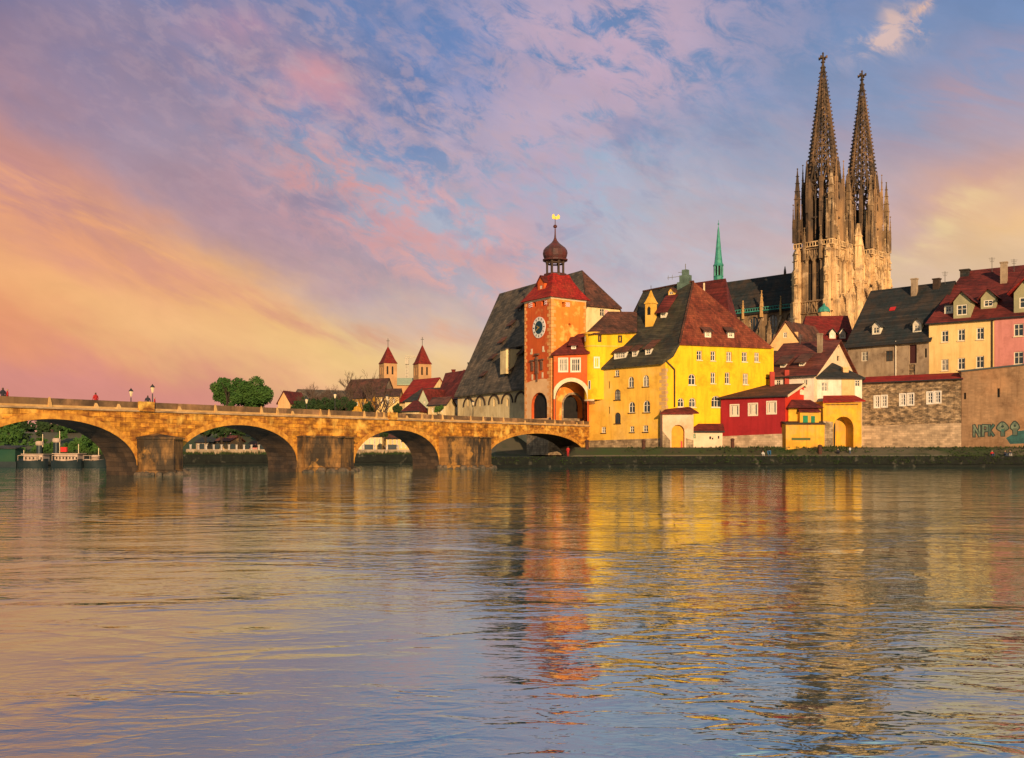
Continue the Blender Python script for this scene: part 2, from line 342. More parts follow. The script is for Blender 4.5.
def copy_tree(o, loc=None, label=None):
    kids = [c for c in o.children]
    c = o.copy(); COL.objects.link(c)
    if loc is not None: c.location = loc
    if label: c['label'] = label
    def rec(src, dst):
        for k in src.children:
            q = k.copy(); COL.objects.link(q); q.parent = dst; rec(k, q)
    rec(o, c)
    return c

class Fac:
    """vertical facade plane from ground point A to B (xy); outward normal looks at the camera"""
    def __init__(s, A, Bp, flip=None):
        s.A = Vector(A[:2]); s.B = Vector(Bp[:2]); s.d = (s.B-s.A).normalized(); s.len = (s.B-s.A).length
        n = Vector((s.d.y, -s.d.x))
        if flip is None:
            if n.dot(s.A) > 0: n = -n
        elif flip: n = -n
        s.n = n
    def pt(s, u, z, out=0): q = s.A+s.d*u+s.n*out; return Vector((q.x, q.y, z))
    def uz(s, px, py):
        a = (px-512)/FPX; t = s.A.dot(s.n)/(Vector((a, 1)).dot(s.n)); q = Vector((a*t, t)); return ((q-s.A).dot(s.d), CAMZ+(HY-py)/FPX*t)
    def u(s, px): return s.uz(px, 0)[0]
    def z(s, px, py): return s.uz(px, py)[1]
    def Y(s, px): return s.pt(s.u(px), 0).y
def arcpts(u0, u1, z0, z1, n=10, pointed=False):
    """closed hole: legs + arch head. z0 bottom, z1 crown"""
    w = u1-u0; r = w/2; c = (u0+u1)/2
    if pointed:
        zs = max(z1-w*.9, z0+.01); pts = [(u0, z0), (u1, z0)]
        for i in range(n+1):
            t = i/n; x = 1-2*t; k = math.sqrt(max(0, 1-abs(x)**2*0.999)) if False else (1-abs(x))**.6
            pts.append((c+r*x, zs+(z1-zs)*k))
        return pts
    h = min(r, (z1-z0)*.45); zs = z1-h
    pts = [(u0, z0), (u1, z0)]
    for i in range(n+1):
        a = math.pi*i/n; pts.append((c+r*math.cos(a), zs+h*math.sin(a)))
    return pts
def clean(p):
    o = []
    for q in p:
        if not o or (abs(q[0]-o[-1][0])+abs(q[1]-o[-1][1])) > 1e-4: o.append(q)
    if abs(o[0][0]-o[-1][0])+abs(o[0][1]-o[-1][1]) < 1e-4: o.pop()
    return o
def wall_with_holes(mb, F, outline, holes, depth=.3, out=0):
    outline = clean(outline); holes = [clean(h) for h in holes]
    polys = [[Vector((u, z, 0)) for u, z in outline]]+[[Vector((u, z, 0)) for u, z in h] for h in holes]
    flat = [p for q in polys for p in q]
    for t in tessellate_polygon(polys):
        mb.face([F.pt(flat[i].x, flat[i].y, out) for i in t])
    for h in holes:
        a = [F.pt(u, z, out) for u, z in h]; b = [F.pt(u, z, out-depth) for u, z in h]; mb.quadstrip(a, b, True)
def shrink(h, k):
    cx = (min(p[0] for p in h)+max(p[0] for p in h))/2; cz = (min(p[1] for p in h)+max(p[1] for p in h))/2
    w = (max(p[0] for p in h)-min(p[0] for p in h))/2; g = (max(p[1] for p in h)-min(p[1] for p in h))/2
    kx = max(.05, (w-k)/w); kz = max(.05, (g-k)/g)
    return [(cx+(p[0]-cx)*kx, cz+(p[1]-cz)*kz) for p in h]
def ringface(mb, F, outer, inner, o):
    n = len(outer)
    for i in range(n):
        j = (i+1) % n
        mb.face([F.pt(*outer[i], o), F.pt(*outer[j], o), F.pt(*inner[j], o), F.pt(*inner[i], o)])
WR = random.Random(99)
m_glass2 = mat('pale_window_glass', (.10, .11, .11), (.05, .06, .065), scale=.6, rough=.15, spec=.6)
m_curtain = mat('curtained_window_glass', (.36, .32, .25), (.12, .12, .11), scale=1.6, rough=.25, spec=.6)
def window(F, hole, parent, frame=None, glass=None, fw=.13, mull=1, trans=1, depth=.3, sill=None, out=0, trim=None, name='window', bars=.09):
    """frame ring and glazing bars set back in the opening, glass pane as sub-part"""
    frame = frame or m_frame
    if glass is None: glass = WR.choice((m_glass, m_glass, m_glass2, m_curtain))
    hole = clean(hole); mb = MB(); so = out-depth*.55
    inner = shrink(hole, fw); ringface(mb, F, hole, inner, so)
    mb.quadstrip([F.pt(*p, so) for p in inner], [F.pt(*p, so-.08) for p in inner], True)
    u0 = min(p[0] for p in inner); u1 = max(p[0] for p in inner); z0 = min(p[1] for p in inner); z1 = max(p[1] for p in inner)
    def rb(a, b, c, d):
        p = [F.pt(a, c, so+.0), F.pt(b, c, so), F.pt(b, d, so), F.pt(a, d, so)]; q = [F.pt(a, c, so-.07), F.pt(b, c, so-.07), F.pt(b, d, so-.07), F.pt(a, d, so-.07)]
        mb.face(p); mb.quadstrip(q, p, True)
    for i in range(mull):
        c = u0+(u1-u0)*(i+1)/(mull+1); rb(c-bars/2*1.3, c+bars/2*1.3, z0, z1)
    for i in range(trans):
        c = z0+(z1-z0)*(i+1)/(trans+1)+(z1-z0)*.1*(trans == 1); rb(u0, u1, c-bars/2, c+bars/2)
    if trim is not None or sill is not None:
        U0 = min(p[0] for p in hole); U1 = max(p[0] for p in hole); Z0 = min(p[1] for p in hole)
    w = mb.build(name, frame, parent, fix=False)
    g = MB(); g.face([F.pt(*p, so-.05) for p in hole]); g.build('pane', glass, w)
    if sill:
        s = MB(); a = [F.pt(U0-.12, Z0-.16, out+x) for x in (0.005, .16)]; b = [F.pt(U1+.12, Z0-.16, out+x) for x in (0.005, .16)]
        s.face([a[1], b[1], b[1]+Vector((0, 0, .16)), a[1]+Vector((0, 0, .16))]); s.face([a[0]+Vector((0, 0, .16)), b[0]+Vector((0, 0, .16)), b[1]+Vector((0, 0, .16)), a[1]+Vector((0, 0, .16))])
        s.face([a[0], b[0], b[1], a[1]]); s.face([a[0], a[1], a[1]+Vector((0, 0, .16)), a[0]+Vector((0, 0, .16))]); s.face([b[0], b[1], b[1]+Vector((0, 0, .16)), b[0]+Vector((0, 0, .16))])
        s.build('sill', sill, w)
    if trim:
        s = MB(); o2 = [(U0+(p[0]-U0), p[1]) for p in hole]; big = shrink(hole, -.2)
        ringface(s, F, big, hole, out+.05); s.quadstrip([F.pt(*p, out) for p in big], [F.pt(*p, out+.05) for p in big], True)
        s.quadstrip([F.pt(*p, out) for p in hole], [F.pt(*p, out+.05) for p in hole], True)
        s.build('surround', trim, w)
    return w
def hole_px(F, px, py, w, h, k='r', n=8):
    u0 = F.u(px-w/2); u1 = F.u(px+w/2)
    if u0 > u1: u0, u1 = u1, u0
    z0 = F.z(px, py+h/2); z1 = F.z(px, py-h/2)
    if k == 'a': return arcpts(u0, u1, z0, z1, n)
    if k == 'p': return arcpts(u0, u1, z0, z1, n, True)
    return [(u0, z0), (u1, z0), (u1, z1), (u0, z1)]
def facade(mb, F, outline, wins, parent, depth=.3, **wk):
    """wins: (px,py,w,h[,kind[,style]]); builds holes into mb and the windows as parts"""
    holes = []; todo = []
    for wn in wins:
        k = wn[4] if len(wn) > 4 else 'r'; st = wn[5] if len(wn) > 5 else {}
        h = hole_px(F, *wn[:4], k); holes.append(h); todo.append((h, st))
    wall_with_holes(mb, F, outline, holes, depth)
    for h, st in todo:
        kw = dict(wk); kw.update(st)
        if kw.pop('slit', False):
            g = MB(); g.face([F.pt(*p, -depth+.02) for p in h]); g.build('window_slit', m_dark, parent)
        elif 'fill' in kw:
            g = MB(); g.face([F.pt(*p, -depth+.02) for p in h]); g.build(kw.get('name', 'door'), kw['fill'], parent)
        else: window(F, h, parent, depth=depth, **kw)
SL = {'slit': True}

def house(name, label, A, Bp, eave, ridge, dv, zb=3.4, wallm=None, roofm=None, wins=(), winsR=(), over=.45, hipL=0, hipR=0, frontgable=False, zr=None, ze=None, group=None, gablem=None, sill=None, plinth=None, **wk):
    """A,B = (px,Y) corners of the front; dv = vector (x,y) from front to back; eave=(px,py) on the front; ridge=(px,py)"""
    a = G(*A); b = G(*Bp); dv = Vector(dv); F = Fac(a, b)
    ze = ze or F.z(*eave)
    mid = a+dv/2
    base = Vector(((a.x+b.x)/2, (a.y+b.y)/2, zb))
    T = thing(name, label, 'house', base, group)
    Fm = Fac(a+dv/2, b+dv/2)
    W = MB(); RF = MB(); up = Vector((0, 0, 1))
    v3 = lambda p, z: Vector((p.x, p.y, z))
    if not frontgable:
        if zr is None: zr = Fm.z(*ridge)
        facade(W, F, [(0, zb), (F.len, zb), (F.len, ze), (0, ze)], wins, T, sill=sill, **wk)
        rl = a+dv/2+F.d*hipL; rr = b+dv/2-F.d*hipR
        FR = Fac(b, b+dv, flip=False)
        if FR.n.dot(F.d) < 0: FR.n = -FR.n
        ol = [(0, zb), (FR.len, zb), (FR.len, ze)]+([] if hipR else [(FR.len/2, zr)])+[(0, ze)]
        if gablem:
            W2 = MB(); facade(W2, FR, ol, winsR, T, **wk); W2.build('gable_wall', gablem, T)
        else: facade(W, FR, ol, winsR, T, **wk)
        l = [v3(a, zb), v3(a+dv, zb), v3(a+dv, ze)]+([] if hipL else [v3(a+dv/2, zr)])+[v3(a, ze)]; W.face(l)
        W.face([v3(a+dv, zb), v3(b+dv, zb), v3(b+dv, ze), v3(a+dv, ze)])
        slope = (zr-ze)/(dv.length/2); do = dv.normalized()*over; dd = F.d*over; drop = over*slope
        eA = v3(a-do-dd, ze-drop+.12); eB = v3(b-do+dd, ze-drop+.12); bA = v3(a+dv+do-dd, ze-drop+.12); bB = v3(b+dv+do+dd, ze-drop+.12)
        RL = v3(rl-(dd if not hipL else dd*0), zr+.12); RR = v3(rr+(dd if not hipR else dd*0), zr+.12)
        RF.slab([eA, eB, RR, RL], .28); RF.slab([bB, bA, RL, RR], .28)
        if hipL: RF.slab([bA, eA, RL], .28)
        if hipR: RF.slab([eB, bB, RR], .28)
        plane = (eA, (eB-eA).cross(RL-eA).normalized())
        gm = MB(); gm.bar(eA+Vector((*(-do.normalized()*.08), -.12)), eB+Vector((*(-do.normalized()*.08), -.12)), .2, n=6); gm.build('gutter', m_darkmetal, T)
    else:
        mm = (a+b)/2
        if zr is None: zr = Fac(a, b).z(*ridge)
        facade(W, F, [(0, zb), (F.len, zb), (F.len, ze), (F.len/2, zr), (0, ze)], wins, T, sill=sill, **wk)
        for q in (a, b): W.face([v3(q, zb), v3(q+dv, zb), v3(q+dv, ze), v3(q, ze)])
        W.face([v3(a+dv, zb), v3(b+dv, zb), v3(b+dv, ze), v3(mm+dv, zr), v3(a+dv, ze)])
        do = dv.normalized()*over; half = F.len/2; slope = (zr-ze)/half; dd = F.d*over; drop = over*slope
        for q, s in ((a, -1), (b, 1)):
            RF.slab([v3(q-do+dd*s, ze-drop+.12), v3(q+dv+do+dd*s, ze-drop+.12), v3(mm+dv+do, zr+.12), v3(mm-do, zr+.12)], .28)
        p1 = v3(b, ze); plane = (p1, (v3(b+dv, ze)-p1).cross(v3(mm, zr)-p1).normalized())
    wo = W.build('wall', wallm, T)
    ro = RF.build('roof', roofm, T)
    if plinth:
        Pm = MB(); zt = F.z(A[0]+1, plinth); q = [F.pt(-.0, zb-1, .08), F.pt(F.len, zb-1, .08), F.pt(F.len, zt, .08), F.pt(0, zt, .08)]
        Pm.face(q); Pm.face([q[3], q[2], F.pt(F.len, zt, 0), F.pt(0, zt, 0)]); Pm.face([q[1], q[2], F.pt(F.len, zt, 0), F.pt(F.len, zb-1, 0)]); Pm.build('plinth', m_plinth, T)
    T['_b'] = tuple(base)
    return dict(T=T, F=F, plane=plane, ze=ze, zr=zr, FR=(FR if not frontgable else None), roof=ro, wall=wo)
def dormer(plane, d, px, pyb, wpx, hpx, parent, wallm, roofm, style='shed', win=None, depth=None, roofh=.8, flare=.25, winfrac=.7, cheek=None, **wk):
    """dormer whose front bottom centre sits on the roof plane"""
    p = on_plane(px, pyb, *plane); Y = p.y; w = wpx*Y/FPX; h = hpx*Y/FPX
    d = Vector((d[0], d[1])).normalized(); n = Vector((d.y, -d.x))
    if n.dot(Vector((p.x, p.y))) > 0: n = -n
    pn = plane[1]; pn = pn if pn.z > 0 else -pn
    slope = math.hypot(pn.x, pn.y)/max(pn.z, .05); D = depth or min(6, h/slope+.3)
    c = Vector((p.x, p.y)); a = c-d*w/2; b = c+d*w/2
    F = Fac(a, b); F.n = n
    z0 = p.z-.25; z1 = p.z+h
    root = MB()
    mid = (F.len/2)
    facetop = [(0, z0), (w, z0), (w, z1)]+([(mid, z1+roofh)] if style == 'gable' else [])+[(0, z1)]
    back = -n*D
    hw = w*winfrac; hh = h*winfrac
    hole = [((w-hw)/2, p.z+(h-hh)*.45), ((w+hw)/2, p.z+(h-hh)*.45), ((w+hw)/2, p.z+(h-hh)*.45+hh), ((w-hw)/2, p.z+(h-hh)*.45+hh)]
    wall_with_holes(root, F, facetop, [hole], .15)
    v = lambda q, z: Vector((q.x, q.y, z))
    for q in (a, b):
        if style == 'shed': root.face([v(q, z0), v(q+back, z0), v(q+back, z1+.02), v(q, z1)])
        else: root.face([v(q, z0), v(q+back, z0), v(q+back, z1), v(q, z1)])
    ob = root.build('dormer', wallm, parent)
    window(F, hole, ob, depth=.15, frame=wk.get('frame'), fw=wk.get('fw', .08), mull=wk.get('mull', 1), trans=wk.get('trans', 1))
    rf = MB(); o = flare
    if style == 'shed':
        rise = wk.get('rise', D*slope*.45)
        rf.slab([v(a-d*o+n*o, z1), v(b+d*o+n*o, z1), v(b+d*o+back*1.6, z1+rise*1.6), v(a-d*o+back*1.6, z1+rise*1.6)], .15)
    else:
        m2 = (a+b)/2; zz = z1+roofh; back2 = -n*(D+roofh/slope+.3)
        rf.slab([v(a-d*o+n*o, z1-.15), v(m2+n*o, zz+.06), v(m2+back2, zz+.06), v(a-d*o+back, z1-.15)], .15)
        rf.slab([v(b+d*o+n*o, z1-.15), v(m2+n*o, zz+.06), v(m2+back2, zz+.06), v(b+d*o+back, z1-.15)], .15)
    rf.build('dormer_roof', roofm, ob)
    return ob
def chimney(plane, px, pyb, pyt, wpx, m, parent, d=(1, 0), cap=True, Y=None):
    p = on_plane(px, pyb, *plane) if plane else P(px, pyb, Y)
    zt = CAMZ+(HY-pyt)/FPX*p.y; w = wpx*p.y/FPX
    mb = MB(); mb.obox((p.x, p.y), d, w, w*.8, p.z-1.2, zt-.25)
    if cap: mb.obox((p.x, p.y), d, w*1.2, w*1.0, zt-.25, zt)
    return mb.build('chimney', m, parent)

# ------------------------------------------------------------------ river
def water_mat():
    m = bpy.data.materials.new('river_water'); m.use_nodes = True; t = m.node_tree; n = t.nodes; l = t.links
    b = n['Principled BSDF']; b.inputs['Base Color'].default_value = (.012, .070, .075, 1); b.inputs['Roughness'].default_value = .03
    b.inputs['IOR'].default_value = 1.9; b.inputs['Specular IOR Level'].default_value = 1.0
    g = n.new('ShaderNodeNewGeometry')
    def noi(scale, sx, sy, d, r=.55, rot=0, dist=0):
        mp = n.new('ShaderNodeMapping'); mp.inputs['Scale'].default_value = (sx, sy, 1); mp.inputs['Rotation'].default_value = (0, 0, rot); l.new(g.outputs['Position'], mp.inputs[0])
        x = n.new('ShaderNodeTexNoise'); l.new(mp.outputs[0], x.inputs['Vector']); x.inputs['Scale'].default_value = scale; x.inputs['Detail'].default_value = d; x.inputs['Roughness'].default_value = r; x.inputs['Distortion'].default_value = dist
        return x.outputs['Fac']
    def ma(op, a, c):
        x = n.new('ShaderNodeMath'); x.operation = op
        for i, v in enumerate((a, c)):
            if isinstance(v, (int, float)): x.inputs[i].default_value = v
            else: l.new(v, x.inputs[i])
        return x.outputs[0]
    def mr(v, a, c, lo=0, hi=1):
        x = n.new('ShaderNodeMapRange'); x.interpolation_type = 'SMOOTHSTEP'; l.new(v, x.inputs[0]); x.inputs[1].default_value = a; x.inputs[2].default_value = c; x.inputs[3].default_value = lo; x.inputs[4].default_value = hi
        return x.outputs[0]
    swell = noi(.50, .8, 1.3, 2, .5, .3, .8)           # eddies a few metres across
    ripple = noi(2.4, .7, 1.25, 2, .45, .25, .9)       # short ripples
    fine = noi(7, .7, 1.3, 2, .5, -.2, .8)
    zone = mr(noi(.10, 1, 1.6, 3, .55, .4, 1.2), .46, .60, .25, 2.3)   # calmer and rougher reaches of the current
    zone2 = mr(noi(.035, .5, 2.2, 3, .5, .1, .8), .42, .60, .2, 1.0)
    sy_ = n.new('ShaderNodeSeparateXYZ'); l.new(g.outputs['Position'], sy_.inputs[0]); near = mr(sy_.outputs[1], 10, 60, 1.35, .6)   # livelier current below the weir, calmer near the bridge
    zone = ma('MULTIPLY', zone, near); zone2 = ma('MULTIPLY', zone2, near)
    ln = noi(.16, 1, 1.9, 3, .5, .2, 1.6); lines = ma('POWER', ma('SUBTRACT', 1.0, ma('ABSOLUTE', ma('SUBTRACT', ma('MULTIPLY', ln, 2.0), 1.0), 0)), 14.0)
    h = ma('ADD', ma('ADD', ma('MULTIPLY', lines, .018), ma('MULTIPLY', swell, .16)), ma('ADD', ma('MULTIPLY', ma('MULTIPLY', ripple, zone), .075), ma('MULTIPLY', ma('MULTIPLY', fine, zone2), .022)))
    bn = n.new('ShaderNodeBump'); bn.inputs['Distance'].default_value = 1.0; bn.inputs['Strength'].default_value = .19; l.new(h, bn.inputs['Height']); l.new(bn.outputs[0], b.inputs['Normal'])
    gl = n.new('ShaderNodeBsdfGlossy'); gl.inputs['Color'].default_value = (.66, .86, .87, 1); gl.inputs['Roughness'].default_value = .03; l.new(bn.outputs[0], gl.inputs['Normal'])
    mxs = n.new('ShaderNodeMixShader'); mxs.inputs[0].default_value = .48; l.new(b.outputs[0], mxs.inputs[1]); l.new(gl.outputs[0], mxs.inputs[2]); l.new(mxs.outputs[0], n['Material Output'].inputs['Surface'])
    return m
mb = MB(); mb.face([(-6000, -3000, 0), (6000, -3000, 0), (6000, 9000, 0), (-6000, 9000, 0)])
kind(mb.build('river', water_mat(), fix=False), 'structure')

# ------------------------------------------------------------------ banks
SH = [(-9000, -400), (-900, -40), (-300, 120), (-130, 170), (-75, 196), (-40, 216), (-18, 222), (-11, 200), (-6, 172), (-4.2, 157.5), (4.6, 166), (13.5, 172.5), (26, 174), (40, 173.5), (60, 172), (95, 169), (140, 160), (400, 110), (1500, -200), (9000, -3000)]
def yshore(x):
    for (a, b), (c, d) in zip(SH, SH[1:]):
        if a <= x <= c: return b+(d-b)*(x-a)/(c-a)
    return 0
def qz(x): return 1.7+min(1, max(0, (x-5)/25))*.1 if x > -8 else 2.1
def gz(x, y):
    d = y-yshore(x)
    if d < 1.0: return -2.0
    q = qz(x); z = q
    if d > 1.0: z = q
    if x > 10: t_ = min(1, max(0, (d-2.5)/5)); z = q+(3.4-q)*t_*t_*(3-2*t_)
    t2 = min(1, max(0, (d-34)/30)); z += (7.5-z)*t2*t2*(3-2*t2)
    return z
xs = [-6000, -3000, -1500, -800, -500, -350, -250]+[-200+4*i for i in range(30)]+[-80+1.6*i for i in range(131)]+[134+6*i for i in range(12)]+[220, 280, 400, 700, 1300, 2500, 5000]
ys = [-3000, -1000, -300, 0, 60, 90]+[104+2*i for i in range(22)]+[148+1.2*i for i in range(85)]+[256+8*i for i in range(14)]+[400, 550, 800, 1300, 2500, 5000, 8500]
verts = [(x, y, gz(x, y)) for y in ys for x in xs]; nx = len(xs)
me = bpy.data.meshes.new('ground'); me.from_pydata(verts, [], [(j*nx+i, j*nx+i+1, (j+1)*nx+i+1, (j+1)*nx+i) for j in range(len(ys)-1) for i in range(nx-1)])
me.materials.append(m_ground); g_ = bpy.data.objects.new('ground', me); COL.objects.link(g_); kind(g_, 'structure')
# quay wall: ribbon with a ledge along the waterline
pts = [Vector(p) for p in SH[2:-2]]
dense = []
for a, b in zip(pts, pts[1:]):
    k = max(1, int((b-a).length/1.5)); dense += [a.lerp(b, i/k) for i in range(k)]
dense.append(pts[-1])
prof = [(-1.0, -1.5), (-1.0, .35), (-.45, .55), (-.35, 1.0), (0, 1.0)]   # (offset outwards, height factor)
mb = MB(); rows = []
rnd = random.Random(3)
for i, p in enumerate(dense):
    a = dense[max(0, i-1)]; b = dense[min(len(dense)-1, i+1)]; d = (b-a).normalized(); n = Vector((d.y, -d.x)); q = qz(p.x)
    j = [rnd.uniform(-.12, .12) for _ in range(5)]
    rows.append([Vector((p.x+n.x*.9+j[0]*n.x, p.y+n.y*.9, -1.5)), Vector((p.x+n.x*(.9+j[0]), p.y+n.y*(.9+j[0]), .35+j[1])), Vector((p.x+n.x*(.35+j[2]), p.y+n.y*(.35+j[2]), .5+j[3])),
                 Vector((p.x+n.x*.2, p.y+n.y*.2, q+.02)), Vector((p.x-n.x*2.2, p.y-n.y*2.2, q+.03))])
for a, b in zip(rows, rows[1:]):
    for i in range(4): mb.face([a[i], b[i], b[i+1], a[i+1]])
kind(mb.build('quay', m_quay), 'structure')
# pale path along the top of the quay
mb = MB()
for x0 in range(6, 76, 1):
    a, b = x0, x0+1
    mb.face([(a, yshore(a)+.4, qz(a)+.045), (b, yshore(b)+.4, qz(b)+.045), (b, yshore(b)+3.6, gz(b, yshore(b)+3.6)+.06), (a, yshore(a)+3.6, gz(a, yshore(a)+3.6)+.06)])
kind(mb.build('path', m_path), 'structure')
# grass and weeds: tufts of blades on the quay edge and at the foot of the houses
mb = MB(); rnd = random.Random(11)
def tuft(x, y, z, h, n=5, sp=.3):
    for _ in range(n):
        a = rnd.uniform(0, 6.28); r = rnd.uniform(0, sp); bx, by = x+r*math.cos(a), y+r*math.sin(a); w = rnd.uniform(.05, .12); hh = h*rnd.uniform(.5, 1.1); t = rnd.uniform(0, 3.14)
        lx, ly = rnd.uniform(-.2, .2)*hh, rnd.uniform(-.2, .2)*hh
        mb.face([(bx-w*math.cos(t), by-w*math.sin(t), z), (bx+w*math.cos(t), by+w*math.sin(t), z), (bx+lx, by+ly, z+hh)])
for i in range(3000):
    x = rnd.uniform(44, 120) if rnd.random() < .8 else rnd.uniform(20, 60); d = rnd.choice([rnd.uniform(-.2, 1.2), rnd.uniform(-.2, 7.5)])
    if x < 76 and 0.2 < d < 3.8: continue
    dens = math.sin(x*.35)+math.sin(x*.13+2)
    if dens < -.8 and rnd.random() < .7: continue
    y = yshore(x)+d
    if d < 3 and any(abs(x/y*1000+512-p_) < 9 for p_ in (568, 766, 838, 850, 992, 1008)): continue
    tuft(x, y, max(gz(x, y+1), qz(x))-.03, rnd.uniform(.2, .55)*(1.1 if dens > .5 else .7))
for i in range(900):
    x = rnd.uniform(-4, 110); y = yshore(x)-rnd.uniform(.1, .5); tuft(x, y, rnd.uniform(.4, qz(x)), rnd.uniform(.12, .3))
for i in range(1500):
    x = rnd.uniform(-130, -12); y = yshore(x)+rnd.uniform(0, 2.5); tuft(x, y, 2.1, rnd.uniform(.4, 1.0), 6, .6)
gr = mb.build('grass', m_grass, fix=False); kind(gr, 'stuff'); gr['label'] = 'green grass and weeds along the top of the dark quay'; gr['category'] = 'grass'

# ------------------------------------------------------------------ stone bridge
def BP(t, o, z): return Vector((-36.4+BD[0]*t+BD[1]*o, 105+BD[1]*t-BD[0]*o, z))   # o>0 towards the camera
T0, T1 = -66, 99.6; WID = 4.8
FB = Fac(BP(T0, 0, 0), BP(T1, 0, 0)); tu = lambda t: t-T0
def ztop(t): return 7.55+.0086*t
bridge = thing('stone_bridge', 'long orange-lit medieval stone arch bridge crossing the river to the clock tower', 'bridge', BP(20, -WID/2, 0))
tpx = lambda px: FB.u(px)+T0
arches = []
for L_, c_, r_, crown, zs in ((None, 55, 137, 419, .9), (None, 241, 297, 425, 1.2), (None, 399, 439, 430, 1.0), (63.2, None, 586, 433.3, 1.4)):
    tr = tpx(r_); tl = L_ if L_ is not None else 2*tpx(c_)-tr
    zc = FB.z(c_ or 536, crown); arches.append((tl, tr, zs, zc))
arches.insert(0, (-47, -27.5, .9, arches[0][3]-.3))
arches.insert(0, (-66+1, -52.5, .9, arches[0][3]-.3))
def archcurve(a, n=22, k=0):
    tl, tr, zs, zc = a; c = (tl+tr)/2; r = (tr-tl)/2+k
    return [(tu(c+r*math.cos(math.pi*i/n)), zs+(zc-zs+k)*math.sin(math.pi*i/n)) for i in range(n+1)]
holes = [[(tu(a[0]), -1), (tu(a[1]), -1)]+archcurve(a) for a in arches]
for nm, off in (('spandrel_wall', 0), ('spandrel_wall', -WID)):
    mb = MB(); wall_with_holes(mb, FB, [(0, -1.5), (tu(T1), -1.5), (tu(T1), ztop(T1)-.9), (0, ztop(T0)-.9)], holes, 0.001, off); mb.build(nm, m_bridge, bridge, fix=False)
mb = MB(); mb.face([BP(T0, 0, ztop(T0)-.92), BP(T1, 0, ztop(T1)-.92), BP(T1, -WID, ztop(T1)-.92), BP(T0, -WID, ztop(T0)-.92)]); mb.build('roadway', m_asphalt, bridge)
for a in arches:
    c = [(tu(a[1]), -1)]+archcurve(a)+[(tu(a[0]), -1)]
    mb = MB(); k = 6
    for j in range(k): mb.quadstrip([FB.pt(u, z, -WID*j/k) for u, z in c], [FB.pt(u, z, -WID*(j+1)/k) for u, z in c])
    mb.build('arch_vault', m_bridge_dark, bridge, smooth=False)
    o1, i1 = archcurve(a, 22, .62), archcurve(a, 22, 0)
    mb = MB()
    for i in range(22):
        g = .006
        q = [i1[i], i1[i+1], o1[i+1], o1[i]]
        mb.face([FB.pt(u, z, .07) for u, z in q])
    mb.quadstrip([FB.pt(u, z, .07) for u, z in o1], [FB.pt(u, z, 0) for u, z in o1]); mb.quadstrip([FB.pt(u, z, .07) for u, z in i1], [FB.pt(u, z, 0) for u, z in i1])
    mb.build('arch_ring', m_ring, bridge)
def starling(tl, tr, side, nose, z, zp):
    pl = [(tl, 0), (tl, side), ((tl*.5+tr*.5), nose), (tr, side), (tr, 0)]
    mb = MB(); ring0 = [BP(t, o, -1.5) for t, o in pl]; rn = random.Random(int(tl*10))
    steps = [(-1.5, .35), (.5, .25), (.6, 0), (z*.5, 0), (z, 0), (z+.02, .18), (z+.22, .18)]
    prev = None
    for zz, ex in steps:
        cen = ((tl+tr)/2, 0)
        rg = []
        for t, o in pl:
            tt = t+(ex if t > cen[0]+.1 else -ex if t < cen[0]-.1 else 0)*.6; rg.append(BP(tt, o+(ex if o > 0 else 0), zz))
        if prev: mb.quadstrip(prev, rg)
        prev = rg
    peak = BP((tl+tr)/2, .0, zp)
    for a, b in zip(prev, prev[1:]): mb.face([a, b, peak])
    mb.build('starling', m_starling, bridge)
    fm = MB()
    for i in range(46):
        s = rn.random()*3.999; k = int(s); f = s-k; a, b = pl[k], pl[k+1]; t = a[0]+(b[0]-a[0])*f; o = a[1]+(b[1]-a[1])*f
        o += rn.uniform(.1, .9); p = BP(t+rn.uniform(-.4, .4), o, 0); sz = rn.uniform(.25, .7); zz = rn.uniform(-.3, .25)
        fm.lathe((p.x, p.y), [(sz*.8, zz-.4), (sz, zz), (sz*.75, zz+sz*.45), (sz*.3, zz+sz*.6)], 6, rn.random()*6)
    fm.build('rubble_footing', m_footing, bridge)
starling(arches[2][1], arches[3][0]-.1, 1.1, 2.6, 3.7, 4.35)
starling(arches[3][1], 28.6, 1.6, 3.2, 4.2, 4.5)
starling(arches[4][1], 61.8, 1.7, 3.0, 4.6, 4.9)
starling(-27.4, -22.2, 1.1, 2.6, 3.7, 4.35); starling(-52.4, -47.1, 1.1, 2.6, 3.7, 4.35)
# string course, parapet slabs, pale posts
mb = MB()
for s, e in ((T0, T1),):
    a = [BP(s, o, ztop(s)-.9+dz) for o, dz in ((0, -.14), (.22, -.1), (.22, .06), (0, .06))]; b = [BP(e, o, ztop(e)-.9+dz) for o, dz in ((0, -.14), (.22, -.1), (.22, .06), (0, .06))]
    mb.quadstrip(a, b); mb.face(a); mb.face(b)
mb.build('string_course', m_course, bridge)
for side in (0, 1):
    mb = MB(); o0, o1 = (-.02, -.32) if side == 0 else (-WID+.32, -WID+.02)
    q = lambda t: [BP(t, o0, ztop(t)-.88), BP(t, o0, ztop(t)), BP(t, o1, ztop(t)), BP(t, o1, ztop(t)-.88)]
    mb.quadstrip(q(T0), q(T1), True); mb.face(q(T0)); mb.face(q(T1)); mb.build('parapet', m_parapet, bridge)
mb = MB(); q = lambda t: [BP(t, -.0, ztop(t)-.84), BP(t, .07, ztop(t)-.84), BP(t, .07, ztop(t)-.66), BP(t, .0, ztop(t)-.62)]
mb.quadstrip(q(T0), q(T1)); mb.build('parapet_base', m_post, bridge)
rn = random.Random(5); t = -24.0
